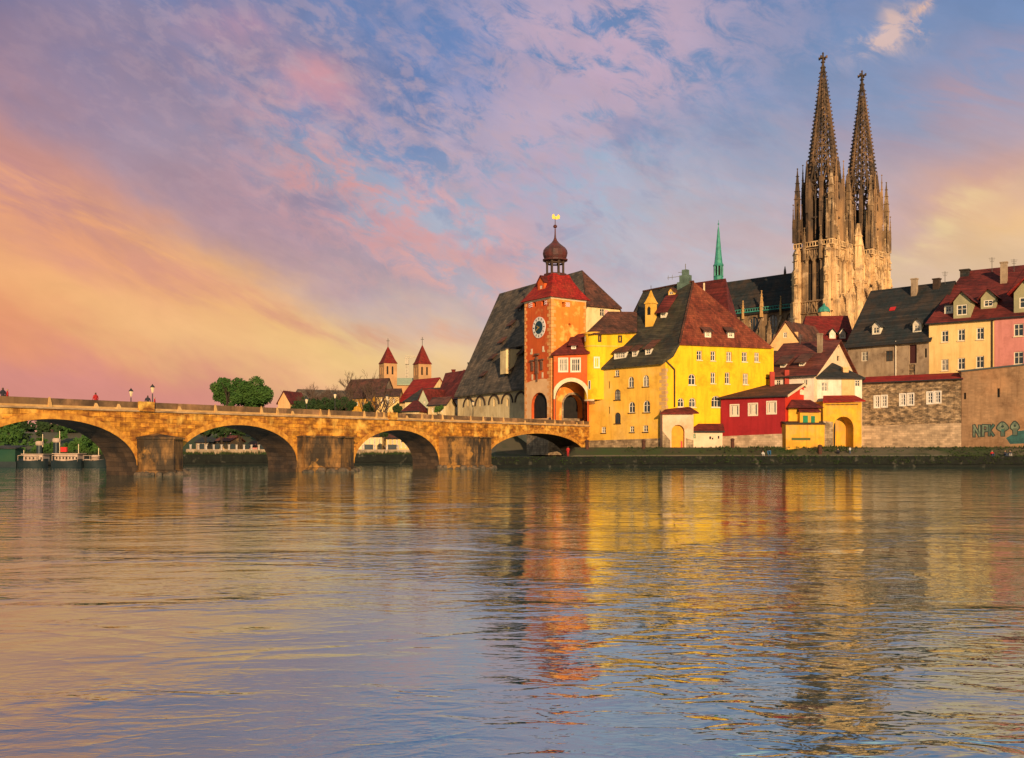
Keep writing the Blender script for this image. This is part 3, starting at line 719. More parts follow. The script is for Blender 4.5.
while t < 98:
    z = ztop(t); mb = MB(); k = rn.random(); w = .14 if k < .6 else .2; h = .93 if k < .55 else .55
    a = [BP(t-w*1.5, 0, z-.84), BP(t+w*1.5, 0, z-.84), BP(t+w*1.5, .22, z-.84), BP(t-w*1.5, .22, z-.84)]; b = [BP(t-w*.5, 0, z-.84+h), BP(t+w*.5, 0, z-.84+h), BP(t+w*.5, .08, z-.84+h), BP(t-w*.5, .08, z-.84+h)]
    mb.quadstrip(a, b, True); mb.face(b); mb.build('parapet_post', m_post, bridge)
    t += rn.choice([1.6, 2.6, 3.6, 5.0, 7.0])
# refuge block in the parapet above the first pier
for tt in (-2.6, 38.5):
    mb = MB(); q = [BP(tt-.9, .05, 0), BP(tt+.9, .05, 0), BP(tt+.9, .4, 0), BP(tt-.9, .4, 0)]; mb.prism([(p.x, p.y) for p in q], ztop(tt)-.95, ztop(tt)+.04); mb.build('refuge_bay', m_bridge, bridge)

# ------------------------------------------------------------------ people
def person(label, x, y, z, rot, top, legs, pose='stand', h=1.72, group=None):
    T = bpy.data.objects.new('person', None)
    bpy.data.objects.remove(T)
    s = h/1.75
    if pose == 'stand':
        V = [(0, 0, .93), (0, 0, 1.15), (0, 0, 1.38), (0, 0, 1.50), (0, .01, 1.60), (0, .01, 1.72), (.10, 0, .85), (.11, .04, .48), (.12, .0, .08), (.12, .14, .03), (-.10, 0, .85), (-.12, -.08, .48), (-.12, -.14, .10), (-.12, 0, .03),
             (.20, 0, 1.36), (.26, -.02, 1.10), (.25, .10, .88), (-.20, 0, 1.36), (-.26, .03, 1.10), (-.25, .14, .90)]
    elif pose == 'sit':
        V = [(0, 0, .12), (0, -.02, .35), (0, -.02, .56), (0, .0, .68), (0, .03, .78), (0, .03, .90), (.10, .04, .12), (.13, .42, .42), (.13, .52, .04), (.13, .66, .03), (-.10, .04, .12), (-.13, .42, .42), (-.13, .52, .04), (-.13, .66, .03),
             (.19, 0, .54), (.25, .14, .34), (.14, .36, .40), (-.19, 0, .54), (-.25, .14, .34), (-.14, .36, .40)]
    else:   # crouching, bent forward
        V = [(0, 0, .42), (0, .12, .62), (0, .30, .78), (0, .40, .84), (0, .48, .86), (0, .56, .90), (.12, .02, .40), (.18, .36, .46), (.14, .10, .08), (.14, .26, .03), (-.12, .02, .40), (-.18, .36, .46), (-.14, .10, .08), (-.14, .26, .03),
             (.18, .30, .76), (.24, .46, .56), (.16, .56, .36), (-.18, .30, .76), (-.24, .46, .56), (-.16, .56, .36)]
    E = [(0, 1), (1, 2), (2, 3), (3, 4), (4, 5), (0, 6), (6, 7), (7, 8), (8, 9), (0, 10), (10, 11), (11, 12), (12, 13), (2, 14), (14, 15), (15, 16), (2, 17), (17, 18), (18, 19)]
    rad = [.15, .14, .16, .06, .10, .075, .10, .07, .045, .04, .10, .07, .045, .04, .075, .05, .035, .075, .05, .035]
    me = bpy.data.meshes.new('person'); me.from_pydata([Vector(v)*s for v in V], E, [])
    o = bpy.data.objects.new('person', me); COL.objects.link(o)
    sk = o.modifiers.new('skin', 'SKIN'); sb = o.modifiers.new('sub', 'SUBSURF'); sb.levels = 1; sb.render_levels = 1
    for i, v in enumerate(me.skin_vertices[0].data): v.radius = (rad[i]*s, rad[i]*s*(.75 if i in (0, 1, 2) else 1)); v.use_root = (i == 0)
    dg = bpy.context.evaluated_depsgraph_get(); ev = o.evaluated_get(dg); m2 = bpy.data.meshes.new_from_object(ev); o.modifiers.clear(); o.data = m2
    m2.materials.clear()
    for m in (legs, top, m_skin, m_wood): m2.materials.append(m)
    zh = [v[2]*s for v in V]
    for p in m2.polygons:
        c = p.center; p.use_smooth = True
        head = c.z > (zh[3]-.01)
        if head: p.material_index = 3 if (c.z > zh[5]-.04 or c.y < V[5][1]*s-.03) else 2
        elif pose == 'stand': p.material_index = 1 if c.z > .9*s else 0
        else: p.material_index = 1 if (c.y < V[2][1]+.25 and c.z > zh[0]+.08) or abs(c.x) > .2 else 0
    o.location = (x, y, z); o.rotation_euler = (0, 0, rot)
    return tag(o, label, 'person', group)
def on_bridge(px, label, top, legs, off=-1.2, rot=0, h=1.72):
    t = tpx(px); p = BP(t, off, 0)
    t -= (512+1000*p.x/p.y-px)/1000*p.y/ BD[0]*.6
    p = BP(t, off, 0); return person(label, p.x, p.y, ztop(t)-.92, rot, top, legs, h=h)
on_bridge(95.5, 'lone walker in red coat on the bridge above the first arch', m_cloth_red, m_cloth_dark, rot=1.0, h=1.78)
on_bridge(2, 'dark dressed walker furthest left on the bridge', m_cloth_dark, m_cloth_dark, rot=1.0, h=1.8)
on_bridge(6.5, 'walker in maroon top just right of the leftmost walker', m_cloth_red, m_cloth_dark, rot=2.2, h=1.7)
on_bridge(148, 'dark dressed person left of the taller lamp on the bridge', m_cloth_dark, m_jeans, rot=.5, h=1.75)
on_bridge(155, 'person in red top right of the taller lamp on the bridge', m_cloth_red, m_jeans, rot=2.0, h=1.62)
on_bridge(551.5, 'dark dressed person leaning at the parapet below the clock tower', m_cloth_dark, m_cloth_dark, off=-.7, rot=0, h=1.55)
def on_quay(px, Y, *a, **k):
    q = G(px, Y); return person(a[0], q.x, q.y, gz(q.x, q.y)+.03, *a[1:], **k)
on_quay(568, 172.5, 'person in long red coat standing under the last bridge arch', 0, m_cloth_red, m_cloth_red, h=1.78)
on_quay(770, 174.8, 'crouching person in blue jacket on the quay below the crimson house', 2.6, m_cloth_blue, m_cloth_blue, pose='crouch', h=2.1)
on_quay(763, 174.9, 'pale dressed person sitting beside the blue jacket', 3.1, m_cloth_white, m_cloth_white, pose='sit', h=1.8)
on_quay(850, 176.0, 'person in pale top in front of the yellow arched gateway', .4, m_cloth_white, m_jeans, h=1.35)
on_quay(838, 176.3, 'dark dressed person sitting at the foot of the yellow arched gateway', 3.1, m_cloth_dark, m_cloth_dark, pose='sit', h=1.8)
on_quay(992, 172.5, 'person with red top and jeans sitting below the graffiti letters', 3.1, m_cloth_red, m_jeans, pose='sit', h=1.9)
on_quay(1005, 172.3, 'person in black top sitting below the round graffiti', 3.4, m_cloth_dark, m_jeans, pose='sit', h=1.9)
on_quay(1010, 172.1, 'rightmost person sitting on the quay edge with pale trousers', 2.9, m_cloth_dark, m_cloth_white, pose='sit', h=1.9)

# ------------------------------------------------------------------ lamps on the bridge and quay
def lamp(x, y, z, h, label, cat='street lamp'):
    T = thing('street_lamp', label, cat, (x, y, z), 'street lamps along the bridge')
    mb = MB(); mb.lathe((x, y), [(.16, z), (.14, z+.5), (.07, z+.6), (.055, z+h-.9)], 8); mb.build('pole', m_darkmetal, T)
    mb = MB(); c = (x, y); mb.lathe(c, [(.09, z+h-.8), (.22, z+h-.25)], 6); mb.build('lamp_glass', m_trim, T)
    mb = MB(); mb.lathe(c, [(.26, z+h-.26), (.24, z+h-.18), (.08, z+h), (.02, z+h+.1)], 6); mb.build('lamp_cap', m_darkmetal, T)
    return T
for px, top, off, lb in ((131, 388, -WID+.8, 'shorter street lamp of the pair above the first bridge pier'), (152.5, 384, -.9, 'taller street lamp of the pair above the first bridge pier'),
                     (306.5, 396.5, -WID+.8, 'white topped lamp on the bridge above the second pier'), (335, 391.5, -WID+.8, 'lamp on the bridge in front of the dark wooded hill'),
                     (387, 394, -WID+.8, 'slim lamp on the bridge beneath the left church tower'), (473, 400, -WID+.8, 'lamp on the bridge in front of the cream hall wall')):
    t = tpx(px); p = BP(t, off, 0)
    for _ in range(6):
        p = BP(t, off, 0); t += (px-(512+1000*p.x/p.y))/1000*p.y/(BD[0]-(px-512)/1000*BD[1])
    p = BP(t, off, 0); zt = CAMZ+(HY-top)/1000*p.y; z0 = ztop(t)-.92
    lamp(p.x, p.y, z0, zt-z0-.1, lb)

# ------------------------------------------------------------------ clock tower and gatehouse at the bridge end
mb = MB(); mb.prism([(7.0, 193.4), (14.3, 190.2), (14.9, 196), (27, 202), (30, 218), (12, 222), (3, 204)], 2.0, 7.42); kind(mb.build('plaza', m_plinth), 'structure')
def spin(c, ang): return Vector((math.cos(ang), math.sin(ang)))
TC = G(551, 194.7); al = R(35); TW = 8.75
er = spin(None, al); el_ = Vector((-er.y, er.x))     # right face runs along er, left face along el_
tR = TC+er*TW; tL = TC+el_*TW; tB = tR+el_*TW
FL = Fac(tL, TC); FRt = Fac(TC, tR)
tower = thing('clock_tower', 'tall orange clock tower with red roof and onion dome at the bridge end', 'tower', (*((TC+tB)/2), 7.4))
zT = FRt.z(556, 296.5); zb = 7.3
W = MB()
lw = [(534.4, 304.5, 2.6, 4.6, 'r', SL), (542.8, 303.2, 2.8, 5, 'r', SL)]
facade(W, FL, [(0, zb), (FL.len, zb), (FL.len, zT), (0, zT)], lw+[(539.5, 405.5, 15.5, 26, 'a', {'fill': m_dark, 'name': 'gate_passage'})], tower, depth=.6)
W.build('west_wall', m_orange, tower)
W = MB()
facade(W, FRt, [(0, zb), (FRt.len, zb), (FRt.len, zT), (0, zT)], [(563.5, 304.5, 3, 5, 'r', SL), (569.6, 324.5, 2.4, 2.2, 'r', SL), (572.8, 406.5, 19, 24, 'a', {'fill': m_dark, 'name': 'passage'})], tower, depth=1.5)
hq = hole_px(FRt, 572.8, 406.5, 19, 24, 'a'); mq = MB(); ringface(mq, FRt, shrink(hq, -.45), hq, .06); mq.build('passage_ring', m_plinth, tower, fix=False)
W.build('north_wall', m_orange_fresco, tower)
W = MB(); W.face([(*tR, zb), (*tB, zb), (*tB, zT), (*tR, zT)]); W.face([(*tL, zb), (*tB, zb), (*tB, zT), (*tL, zT)]); W.build('rear_wall', m_orange, tower)
# pale lower storey and gate surround on the left face, corner stones
mb = MB(); zlow = FL.z(538, 381)
ho = shrink(hole_px(FL, 539.5, 405.5, 15.5, 26, 'a'), -.02)
wall_with_holes(mb, FL, [(.0, zb+.02), (FL.len, zb+.02), (FL.len, zlow), (FL.len*.7, zlow+.4), (FL.len*.3, zlow+.2), (0, zlow-.3)], [[(u, max(z, zb+.05)) for u, z in ho]], 0, .06); mb.build('pale_base', mat('worn_pale_render', (.84, .50, .24), (.70, .38, .17), scale=.5), tower, fix=False)
mb = MB()
m_cs = None
for run in range(3):
  mb = MB(); z = zb; i = 0
  while z < zT-.5:
    k = 1.15 if i % 2 else .65
    for F, u0, u1 in (((FL, FL.len-k, FL.len+.07), (FRt, -.07, (1.8-k))), ((FL, -.0, k*.7),), ((FRt, FRt.len-(1.7-k)*.6, FRt.len),))[run]:
        q = [F.pt(u0, z, .07), F.pt(u1, z, .07), F.pt(u1, z+.62, .07), F.pt(u0, z+.62, .07)]; mb.face(q); mb.quadstrip([F.pt(u0, z, 0), F.pt(u1, z, 0), F.pt(u1, z+.62, 0), F.pt(u0, z+.62, 0)], q, True)
    z += .70; i += 1
  m_cs = m_cs or mat('pale_corner_stones', (.78, .38, .13), (.62, .24, .06), scale=.9)
  mb.build('corner_stones', m_cs, tower)
# clock: white ring with dark dial, hands and hour marks
cu, cz = FL.uz(539.3, 327.5); RX, RZ = FL.u(545.6)-FL.u(533.1), 10.6/1000*198
def disc(F, u, z, rx, rz, o, n=32): return [F.pt(u+rx*math.cos(2*math.pi*i/n), z+rz*math.sin(2*math.pi*i/n), o) for i in range(n)]
rx = abs(RX)/2; rx = max(rx, RZ*.92)
mb = MB(); a = disc(FL, cu, cz, rx, RZ, .12); mb.quadstrip(disc(FL, cu, cz, rx, RZ, 0), a, True); mb.face(a); ck = mb.build('clock_face', m_white, tower)
mb = MB(); mb.face(disc(FL, cu, cz, rx*.62, RZ*.62, .14)); mb.build('clock_dial', mat('dark_blue_clock_dial', (.012, .05, .07), rough=.6), ck, fix=False)
mb = MB()
for i in range(12):
    a_ = 2*math.pi*i/12; f = lambda r, da: FL.pt(cu+rx*r*math.sin(a_+da), cz+RZ*r*math.cos(a_+da), .15)
    mb.face([f(.70, -.05), f(.70, .05), f(.92, .07), f(.92, -.07)])
mb.build('hour_marks', m_darkmetal, ck, fix=False)
mb = MB()
for a_, ln in ((R(-65), .36), (R(-120), .52)):
    c_, s_ = math.cos(a_), math.sin(a_); f = lambda x, y: FL.pt(cu+rx*(x*c_+y*s_), cz+RZ*(y*c_-x*s_), .17)
    mb.face([f(-.05, -.1), f(.05, -.1), f(.035, ln), f(-.035, ln)])
mb.build('clock_hands', m_gold, ck, fix=False)
# carved relief group below the clock
rm = mat('carved_dark_stone', (.20, .09, .05), (.10, .06, .04), scale=2)
ru, rz_ = FL.uz(537.5, 367)
mb = MB()
def onF(F, u0, u1, z0, z1, o): mb.face([F.pt(u0, z0, o), F.pt(u1, z0, o), F.pt(u1, z1, o), F.pt(u0, z1, o)]); mb.quadstrip([F.pt(u0, z0, 0), F.pt(u1, z0, 0), F.pt(u1, z1, 0), F.pt(u0, z1, 0)], [F.pt(u0, z0, o), F.pt(u1, z0, o), F.pt(u1, z1, o), F.pt(u0, z1, o)], True)
for du, dz, w, h, o in ((0, 2.5, 1.3, .3, .5), (0, .2, .75, 2.4, .35), (0, 1.7, .5, .6, .5), (-1.55, .1, .6, 1.5, .3), (1.55, .1, .6, 1.5, .3), (-1.55, 1.35, 1.4, .25, .4), (1.55, 1.35, 1.4, .25, .4), (0, -1.9, .32, 2.0, .3), (-1.55, .95, .38, .4, .4), (1.55, .95, .38, .4, .4), (0, -1.1, 1.0, .35, .35)):
    onF(FL, ru+du-w/2, ru+du+w/2, rz_+dz-h/2, rz_+dz+h/2, o)
mb.build('relief', rm, tower)
mb = MB()
for du, dz in ((-1.9, 3.2), (1.9, 3.4), (-1.7, -1.9), (1.7, -1.7)): onF(FL, ru+du-.25, ru+du+.25, rz_+dz-.55, rz_+dz+.55, .05)
for du, dz in ((-2.2, 2.9), (2.2, 3.0)): onF(FL, ru+du-.2, ru+du+.2, rz_+dz-.2, rz_+dz+.2, .045)
mb.build('painted_panels', m_trim, tower)
# painted red and white shutters beside the small windows
m_shut = bpy.data.materials.new('red_white_striped_shutter'); m_shut.use_nodes = True; t_ = m_shut.node_tree
wv = t_.nodes.new('ShaderNodeTexWave'); wv.inputs['Scale'].default_value = 1.6; wv.bands_direction = 'DIAGONAL'; wv.inputs['Distortion'].default_value = 0
gp = t_.nodes.new('ShaderNodeNewGeometry'); t_.links.new(gp.outputs['Position'], wv.inputs['Vector']); rr_ = t_.nodes.new('ShaderNodeValToRGB'); rr_.color_ramp.interpolation = 'CONSTANT'
rr_.color_ramp.elements[0].color = (.5, .04, .03, 1); rr_.color_ramp.elements[1].position = .5; rr_.color_ramp.elements[1].color = (.8, .72, .62, 1)
t_.links.new(wv.outputs['Fac'], rr_.inputs[0]); t_.links.new(rr_.outputs[0], t_.nodes['Principled BSDF'].inputs['Base Color'])
def shutter(F, px, py, w, h, par):
    q = hole_px(F, px, py, w, h); m2 = MB(); a = [F.pt(*p, 0) for p in q]; b = [F.pt(*p, .1) for p in q]; m2.quadstrip(a, b, True); m2.face(b); m2.build('shutter', m_shut, par)
shutter(FL, 530.6, 305, 3.6, 5, tower); shutter(FL, 545.9, 302.6, 2.4, 5, tower); shutter(FRt, 567.6, 304.6, 4, 4.4, tower)
# cornice and roof
def sq(c4, k, z):
    c = sum(c4, Vector((0, 0)))/4; return [Vector((*(c+(p-c)*k), z)) for p in c4]
c4 = [TC, tR, tB, tL]; cen = sum(c4, Vector((0, 0)))/4
mb = MB(); mb.quadstrip(sq(c4, 1.0, zT-.5), sq(c4, 1.05, zT-.1), True); mb.quadstrip(sq(c4, 1.05, zT-.1), sq(c4, 1.05, zT), True); mb.build('cornice', m_trim, tower)
zr1 = CAMZ+(HY-276)/1000*cen.y
mb = MB(); prev = sq(c4, 1.16, zT-.15); mb.face(prev)
for k, z in ((1.0, zT+.75), (.78, zT+2.2), (.60, zT+3.6), (.46, zr1+.1)):
    nxt = sq(c4, k, z); mb.quadstrip(prev, nxt, True); prev = nxt
mb.face(prev); mb.build('roof', r_bright, tower)
# small roof house with gable facing the left
pl = ((sq(c4, 1.0, zT+.75)[3]), (Vector((*FL.n, 1.0))).normalized())
dormer(pl, FL.d, 541, 291.5, 11.5, 9.5, tower, m_orange, r_maroon, 'gable', roofh=1.3, depth=4.5, winfrac=.35)
# lantern: eight posts, onion dome, spire, ball, gilded vane
zc0 = zr1; c_ = (cen.x, cen.y); yc = cen.y; zz = lambda py: CAMZ+(HY-py)/1000*yc
mb = MB(); mb.lathe(c_, [(2.35, zc0-.2), (2.45, zc0+.25), (2.2, zc0+.35)], 8, R(22)); mb.build('lantern_base', m_domemetal, tower)
for i in range(8):
    a_ = 2*math.pi*i/8+R(22); x, y = cen.x+1.75*math.cos(a_), cen.y+1.75*math.sin(a_); mb = MB(); mb.lathe((x, y), [(.28, zc0+.3), (.2, zc0+.7), (.2, zz(264)), (.34, zz(261.5))], 6); mb.build('lantern_post', m_wood, tower)
mb = MB()
for i in range(8):
    a0 = 2*math.pi*i/8+R(22); a1 = a0+math.pi/4; p = Vector((cen.x+1.75*math.cos(a0), cen.y+1.75*math.sin(a0), zz(263.5))); q = Vector((cen.x+1.75*math.cos(a1), cen.y+1.75*math.sin(a1), zz(263.5))); mb.bar(p, q, .28); mb.bar(p-Vector((0, 0, 2.1)), q-Vector((0, 0, 2.1)), .12)
mb.build('lantern_rail', m_wood, tower)
mb = MB(); prof = [(1.6, zz(262)), (2.5, zz(261)), (2.55, zz(259.6)), (2.15, zz(259)), (2.4, zz(256.5)), (2.52, zz(253.5)), (2.4, zz(250.5)), (2.0, zz(247.8)), (1.35, zz(245.3)), (.8, zz(243)), (.42, zz(240.5)), (.22, zz(238)), (.14, zz(234)), (.12, zz(229))]
mb.lathe(c_, prof, 16, R(11)); mb.build('onion_dome', m_domemetal, tower)
mb = MB(); mb.lathe(c_, [(.05, zz(228.5)), (.34, zz(227.5)), (.42, zz(226.3)), (.3, zz(225.2)), (.05, zz(224.5))], 10); mb.build('finial_ball', m_domemetal, tower)
mb = MB(); mb.lathe(c_, [(.09, zz(229)), (.06, zz(217))], 6); mb.build('finial_rod', m_domemetal, tower)
mb = MB(); z0 = zz(217); f = lambda x, z: [Vector((cen.x+x, cen.y-.05, z0+z)), Vector((cen.x+x, cen.y+.05, z0+z))]
out = [(-.55, -.35), (.15, -.5), (.9, -.35), (.95, .2), (.6, .55), (.35, .1), (-.1, .15), (-.2, .6), (-.5, .55), (-.65, .1)]
A_ = [f(x, z)[0] for x, z in out]; B_ = [f(x, z)[1] for x, z in out]; mb.face(A_); mb.face(B_[::-1]); mb.quadstrip(A_, B_, True); mb.build('weather_vane', m_gold, tower)

# orange gatehouse with the great arch
gA, gB = G(553.6, 193.6), G(588.4, 192.6); FG = Fac(gA, gB)
gate = thing('gatehouse', 'orange red gatehouse with large open arch between clock tower and yellow house', 'gatehouse', (*((gA+gB)/2), 7.4))
W = MB(); ze = FG.z(570, 352.5)
bigarch = [(FG.u(555.2), 7.5), (FG.u(587.2), 7.5)]
cx_, rr = (FG.u(555.2)+FG.u(587.2))/2, (FG.u(587.2)-FG.u(555.2))/2; zs = FG.z(570, 399); zc = FG.z(570, 381.5)
curve = [(cx_+rr*math.cos(math.pi*i/16), zs+(zc-zs)*math.sin(math.pi*i/16)) for i in range(17)]
wp = []
for (px, w) in ((563.2, 8), (575.6, 8.4)): wp.append((px, 365, w, 12.6))
hs = [hole_px(FG, *w) for w in wp]
wall_with_holes(W, FG, [(0, 7.3), (FG.len, 7.3), (FG.len, ze), (0, ze)], [bigarch+curve]+hs, .5)
W.face([FG.pt(FG.len, 7.3), FG.pt(FG.len, 7.3, -9), FG.pt(FG.len, ze, -9), FG.pt(FG.len, ze)])
W.build('wall', m_orange, gate, fix=False)
for h in hs: window(FG, h, gate, depth=.3, fw=.14, mull=3, trim=m_frame)
mb = MB(); big = [(cx_+(rr+.75)*math.cos(math.pi*i/16), zs+(zc-zs+.75)*math.sin(math.pi*i/16)) for i in range(17)]
big = [(min(max(u, .02), FG.len-.02), z) for u, z in big]
for i in range(16): mb.face([FG.pt(*curve[i], .08), FG.pt(*curve[i+1], .08), FG.pt(*big[i+1], .08), FG.pt(*big[i], .08)])
mb.quadstrip([FG.pt(*p, .08) for p in big], [FG.pt(*p, 0) for p in big]); mb.build('arch_ring', m_trim, gate)
mb = MB(); c1 = [(FG.u(587.2), 7.5)]+curve+[(FG.u(555.2), 7.5)]
mb.quadstrip([FG.pt(*p, -.5) for p in c1], [FG.pt(*p, -1.6) for p in c1]); mb.build('passage_vault', m_greybrown, gate)
mb = MB(); mb.slab([FG.pt(-.5, ze-.25, .5), FG.pt(FG.len+.3, ze-.05, .5), FG.pt(FG.len+.5, FG.z(588, 332)+.6, -5.2), FG.pt(FG.u(575.5), FG.z(575, 333.5)+.5, -5.2)], .3); groof = mb.build('roof', r_maroon, gate)
pg = (FG.pt(-.5, ze-.25, .5), (FG.pt(FG.len+.3, ze-.05, .5)-FG.pt(-.5, ze-.25, .5)).cross(FG.pt(FG.len+.5, FG.z(588, 332)+.6, -5.2)-FG.pt(-.5, ze-.25, .5)).normalized())
dormer(pg, FG.d, 573.6, 349, 4.6, 4, gate, m_white, r_maroon, 'shed', depth=2.5, rise=1.3, flare=.6)

# ------------------------------------------------------------------ great hall with the huge grey roof
d = Vector((-.5, .866)); e = Vector((.866, .5)); Nn = Vector((8.9, 203.3)); LH, WH = 44.0, 23.5
hall = thing('great_hall', 'huge steep grey roofed storehouse with cream walls behind the clock tower', 'building', (*(Nn+d*LH/2+e*WH/2), 7))
FA = Fac(Nn+d*LH, Nn); zE = 17.0; zR = CAMZ+184/1000*(201.7*1.07)
v3 = lambda p, z: Vector((p.x, p.y, z))
W = MB(); wl = []
for i, px in enumerate((468.3, 480.4, 494.3, 507.5)): wl.append((px, 402.5, 1.6, 7.5, 'r', SL))
facade(W, FA, [(0, 1.8), (LH, 1.8), (LH, zE), (0, zE)], wl, hall, depth=.4)
a0, a1, a2, a3 = Nn, Nn+e*WH, Nn+d*LH+e*WH, Nn+d*LH
zh = 33.5; kf = (zh-zE)/(zR-zE); mid0 = Nn+e*WH/2
FN = Fac(a0, a1)
hl = [hole_px(FN, 602.3, 312.5, 4.6, 7.5)]
poly = [(0, 7), (WH, 7), (WH, zE), (WH-WH/2*kf, zh), (WH/2*kf, zh), (0, zE)]
wall_with_holes(W, FN, poly, hl, .4)
W.face([v3(a3, 2), v3(a2, 2), v3(a2, zE), v3((a2+a3)/2, zR), v3(a3, zE)]); W.face([v3(a1, 2), v3(a2, 2), v3(a2, zE), v3(a1, zE)])
W.build('wall', m_cream, hall, fix=False); window(FN, hl[0], hall, fw=.1); shutter(FN, 606.4, 313, 3.4, 6, hall)
s0, s1 = 7.9, 43.2
rA, rB = mid0+d*s0, mid0+d*s1; hA = Nn+e*(WH/2*kf); hB = Nn+e*(WH-WH/2*kf)
mb = MB(); o = .7; sl = (zR-zE)/(WH/2); mb.slab([v3(Nn-e*o+d*0, zE-o*sl*.5), v3(Nn+d*(LH+.5)-e*o, zE-o*sl*.5), v3(rB+d*1.2, zR), v3(rA, zR), v3(hA-d*.3, zh)], .4)
mb.build('roof', r_grey, hall)
mb = MB(); mb.slab([v3(a1+e*o, zE-o*sl*.5), v3(a2+e*o+d*.5, zE-o*sl*.5), v3(rB+d*1.2, zR), v3(rA, zR), v3(hB-d*.3, zh)], .4); mb.build('rear_roof', r_grey, hall)
mb = MB(); mb.slab([v3(hA-d*.5-e*.5, zh-.4), v3(hB-d*.5+e*.5, zh-.4), v3(rA, zR+.05)], .35); mb.build('hip_roof', r_brown, hall)
planeH = (v3(Nn, zE+.1), (v3(Nn+d*LH, zE)-v3(Nn, zE)).cross(v3(rA, zR)-v3(Nn, zE)).normalized())
for px, py in ((483, 379.5), (492.2, 362.5), (501.5, 346), (510.5, 329), (519.5, 311.5), (521, 357.5), (509.5, 375)):
    dormer(planeH, FA.d, px, py, 4.6, 3.6, hall, m_wood, r_brown, 'shed', depth=3.0, rise=3.0, flare=.6, frame=m_wood, mull=0, trans=0)
# cream lift gable on the roof
mb = MB(); p = on_plane(509.3, 372, *planeH); FH = Fac(Vector((p.x, p.y))-FA.d*1.3, Vector((p.x, p.y))+FA.d*1.3); FH.n = FA.n
zt = CAMZ+(HY-349.5)/1000*p.y
for q in (0, FH.len): mb.face([FH.pt(q, p.z-.5, 1.6), FH.pt(q, zt, 1.6), FH.pt(q, zt, -4), FH.pt(q, p.z-.5, -4)])
mb.face([FH.pt(0, p.z-.5, 1.6), FH.pt(FH.len, p.z-.5, 1.6), FH.pt(FH.len, zt, 1.6), FH.pt(0, zt, 1.6)]); ls = mb.build('lift_gable', m_cream, hall)
mb = MB(); mb.slab([FH.pt(-.3, zt, 1.9), FH.pt(FH.len+.3, zt, 1.9), FH.pt(FH.len+.3, zt+1.2, -4), FH.pt(-.3, zt+1.2, -4)], .2); mb.build('lift_gable_roof', r_grey, ls)
# blind arches under the eave, eave board
for k_, px in enumerate((468.5, 480.5, 494.3, 507.5, 521)):
    mb = MB(); u = FA.u(px); r_ = 2.6
    zk = zE-3.6
    a = [(u+r_*math.cos(math.pi*i/10), zk+r_*.9*math.sin(math.pi*i/10)) for i in range(11)]; b = [(u+(r_-.4)*math.cos(math.pi*i/10), zk+(r_*.9-.4)*math.sin(math.pi*i/10)) for i in range(11)]
    for i in range(10): mb.face([FA.pt(*a[i], .2), FA.pt(*a[i+1], .2), FA.pt(*b[i+1], .2), FA.pt(*b[i], .2)])
    mb.quadstrip([FA.pt(*p_, .2) for p_ in a], [FA.pt(*p_, 0) for p_ in a]); mb.quadstrip([FA.pt(*p_, .2) for p_ in b], [FA.pt(*p_, 0) for p_ in b]); mb.build('blind_arch', m_wood, hall)
mb = MB(); q = lambda u: [FA.pt(u, zE-1.1, 0), FA.pt(u, zE-.9, .45), FA.pt(u, zE-.35, .5)]; mb.quadstrip(q(0), q(LH)); mb.build('eave_board', m_wood, hall)

# ------------------------------------------------------------------ big yellow house on the quay
S = 1.07
K = G(665.5, 172*S); Lc = G(587.5, 182*S); Rc = Vector((K.x+21.4*.95*S, K.y+21.4*.31*S))
FY = Fac(Lc, K); FZ = Fac(K, Rc)
yh = thing('yellow_house', 'large bright yellow riverside house with steep dark and red roof next to the bridge', 'house', (*((K+Lc)/2+Vector((5, 8))), 3.2))
zEl = FY.z(662, 361); zVg = FZ.z(679, 343.5); zEn = FY.z(600, 367)
W = MB()
lf = [(617, 373.2, 4.2, 6.2), (617.4, 394.6, 6, 10.5, 'a', {'frame': m_wood, 'fw': .08}), (617.6, 418, 6, 11, 'a', {'frame': m_wood, 'fw': .08}), (609, 385, 1.5, 7, 'r', SL), (609, 410.3, 1.5, 7, 'r', SL),
      (631, 382, 5.6, 11, 'a'), (645.8, 380.8, 6, 11.5, 'a'), (631.8, 407.2, 6.2, 11, 'a'), (646.6, 406.4, 6.8, 12, 'a'), (603.6, 429.8, 4.4, 6), (632, 429.2, 4.4, 6), (645.6, 428.6, 5, 6.6)]
facade(W, FY, [(0, 1.9), (FY.len, 1.9), (FY.len, zEl), (0, zEn)], lf, yh, depth=.35, sill=m_wood, fw=.12)
W.build('river_wall', m_yellow2, yh, fix=False)
W = MB()
rf_ = [(699.3, 355.4, 4.6, 9.4), (713, 356, 4.2, 9.6), (729, 356.6, 4.6, 9.6), (744.5, 357, 4.6, 9.6), (756.8, 357.3, 4.2, 9.4), (692, 379.4, 6.2, 11, 'a'), (713, 378, 4.2, 11), (727.4, 378.2, 4.2, 11.4), (745.5, 379, 4.6, 11),
       (681, 402.5, 5.6, 9, 'a'), (692.5, 402.5, 6, 9.4, 'a'), (716.3, 401.5, 8.6, 11.5, 'a', {'mull': 2})]
ul = FZ.len
ol = [(0, 2), (ul, 2), (ul, zVg-.3), (FZ.u(769), zVg), (FZ.u(679), zVg), (FZ.u(673), zVg-1.3), (FZ.u(668), zEl+.9), (0, zEl)]
facade(W, FZ, ol, [(q[0], q[1], q[2]*1.14, *q[3:]) for q in rf_], yh, depth=.45, fw=.12, mull=1, sill=m_trim)
Bk = Rc+Vector((-.31, .95))*17; Bl = Lc+Vector((6, 17))
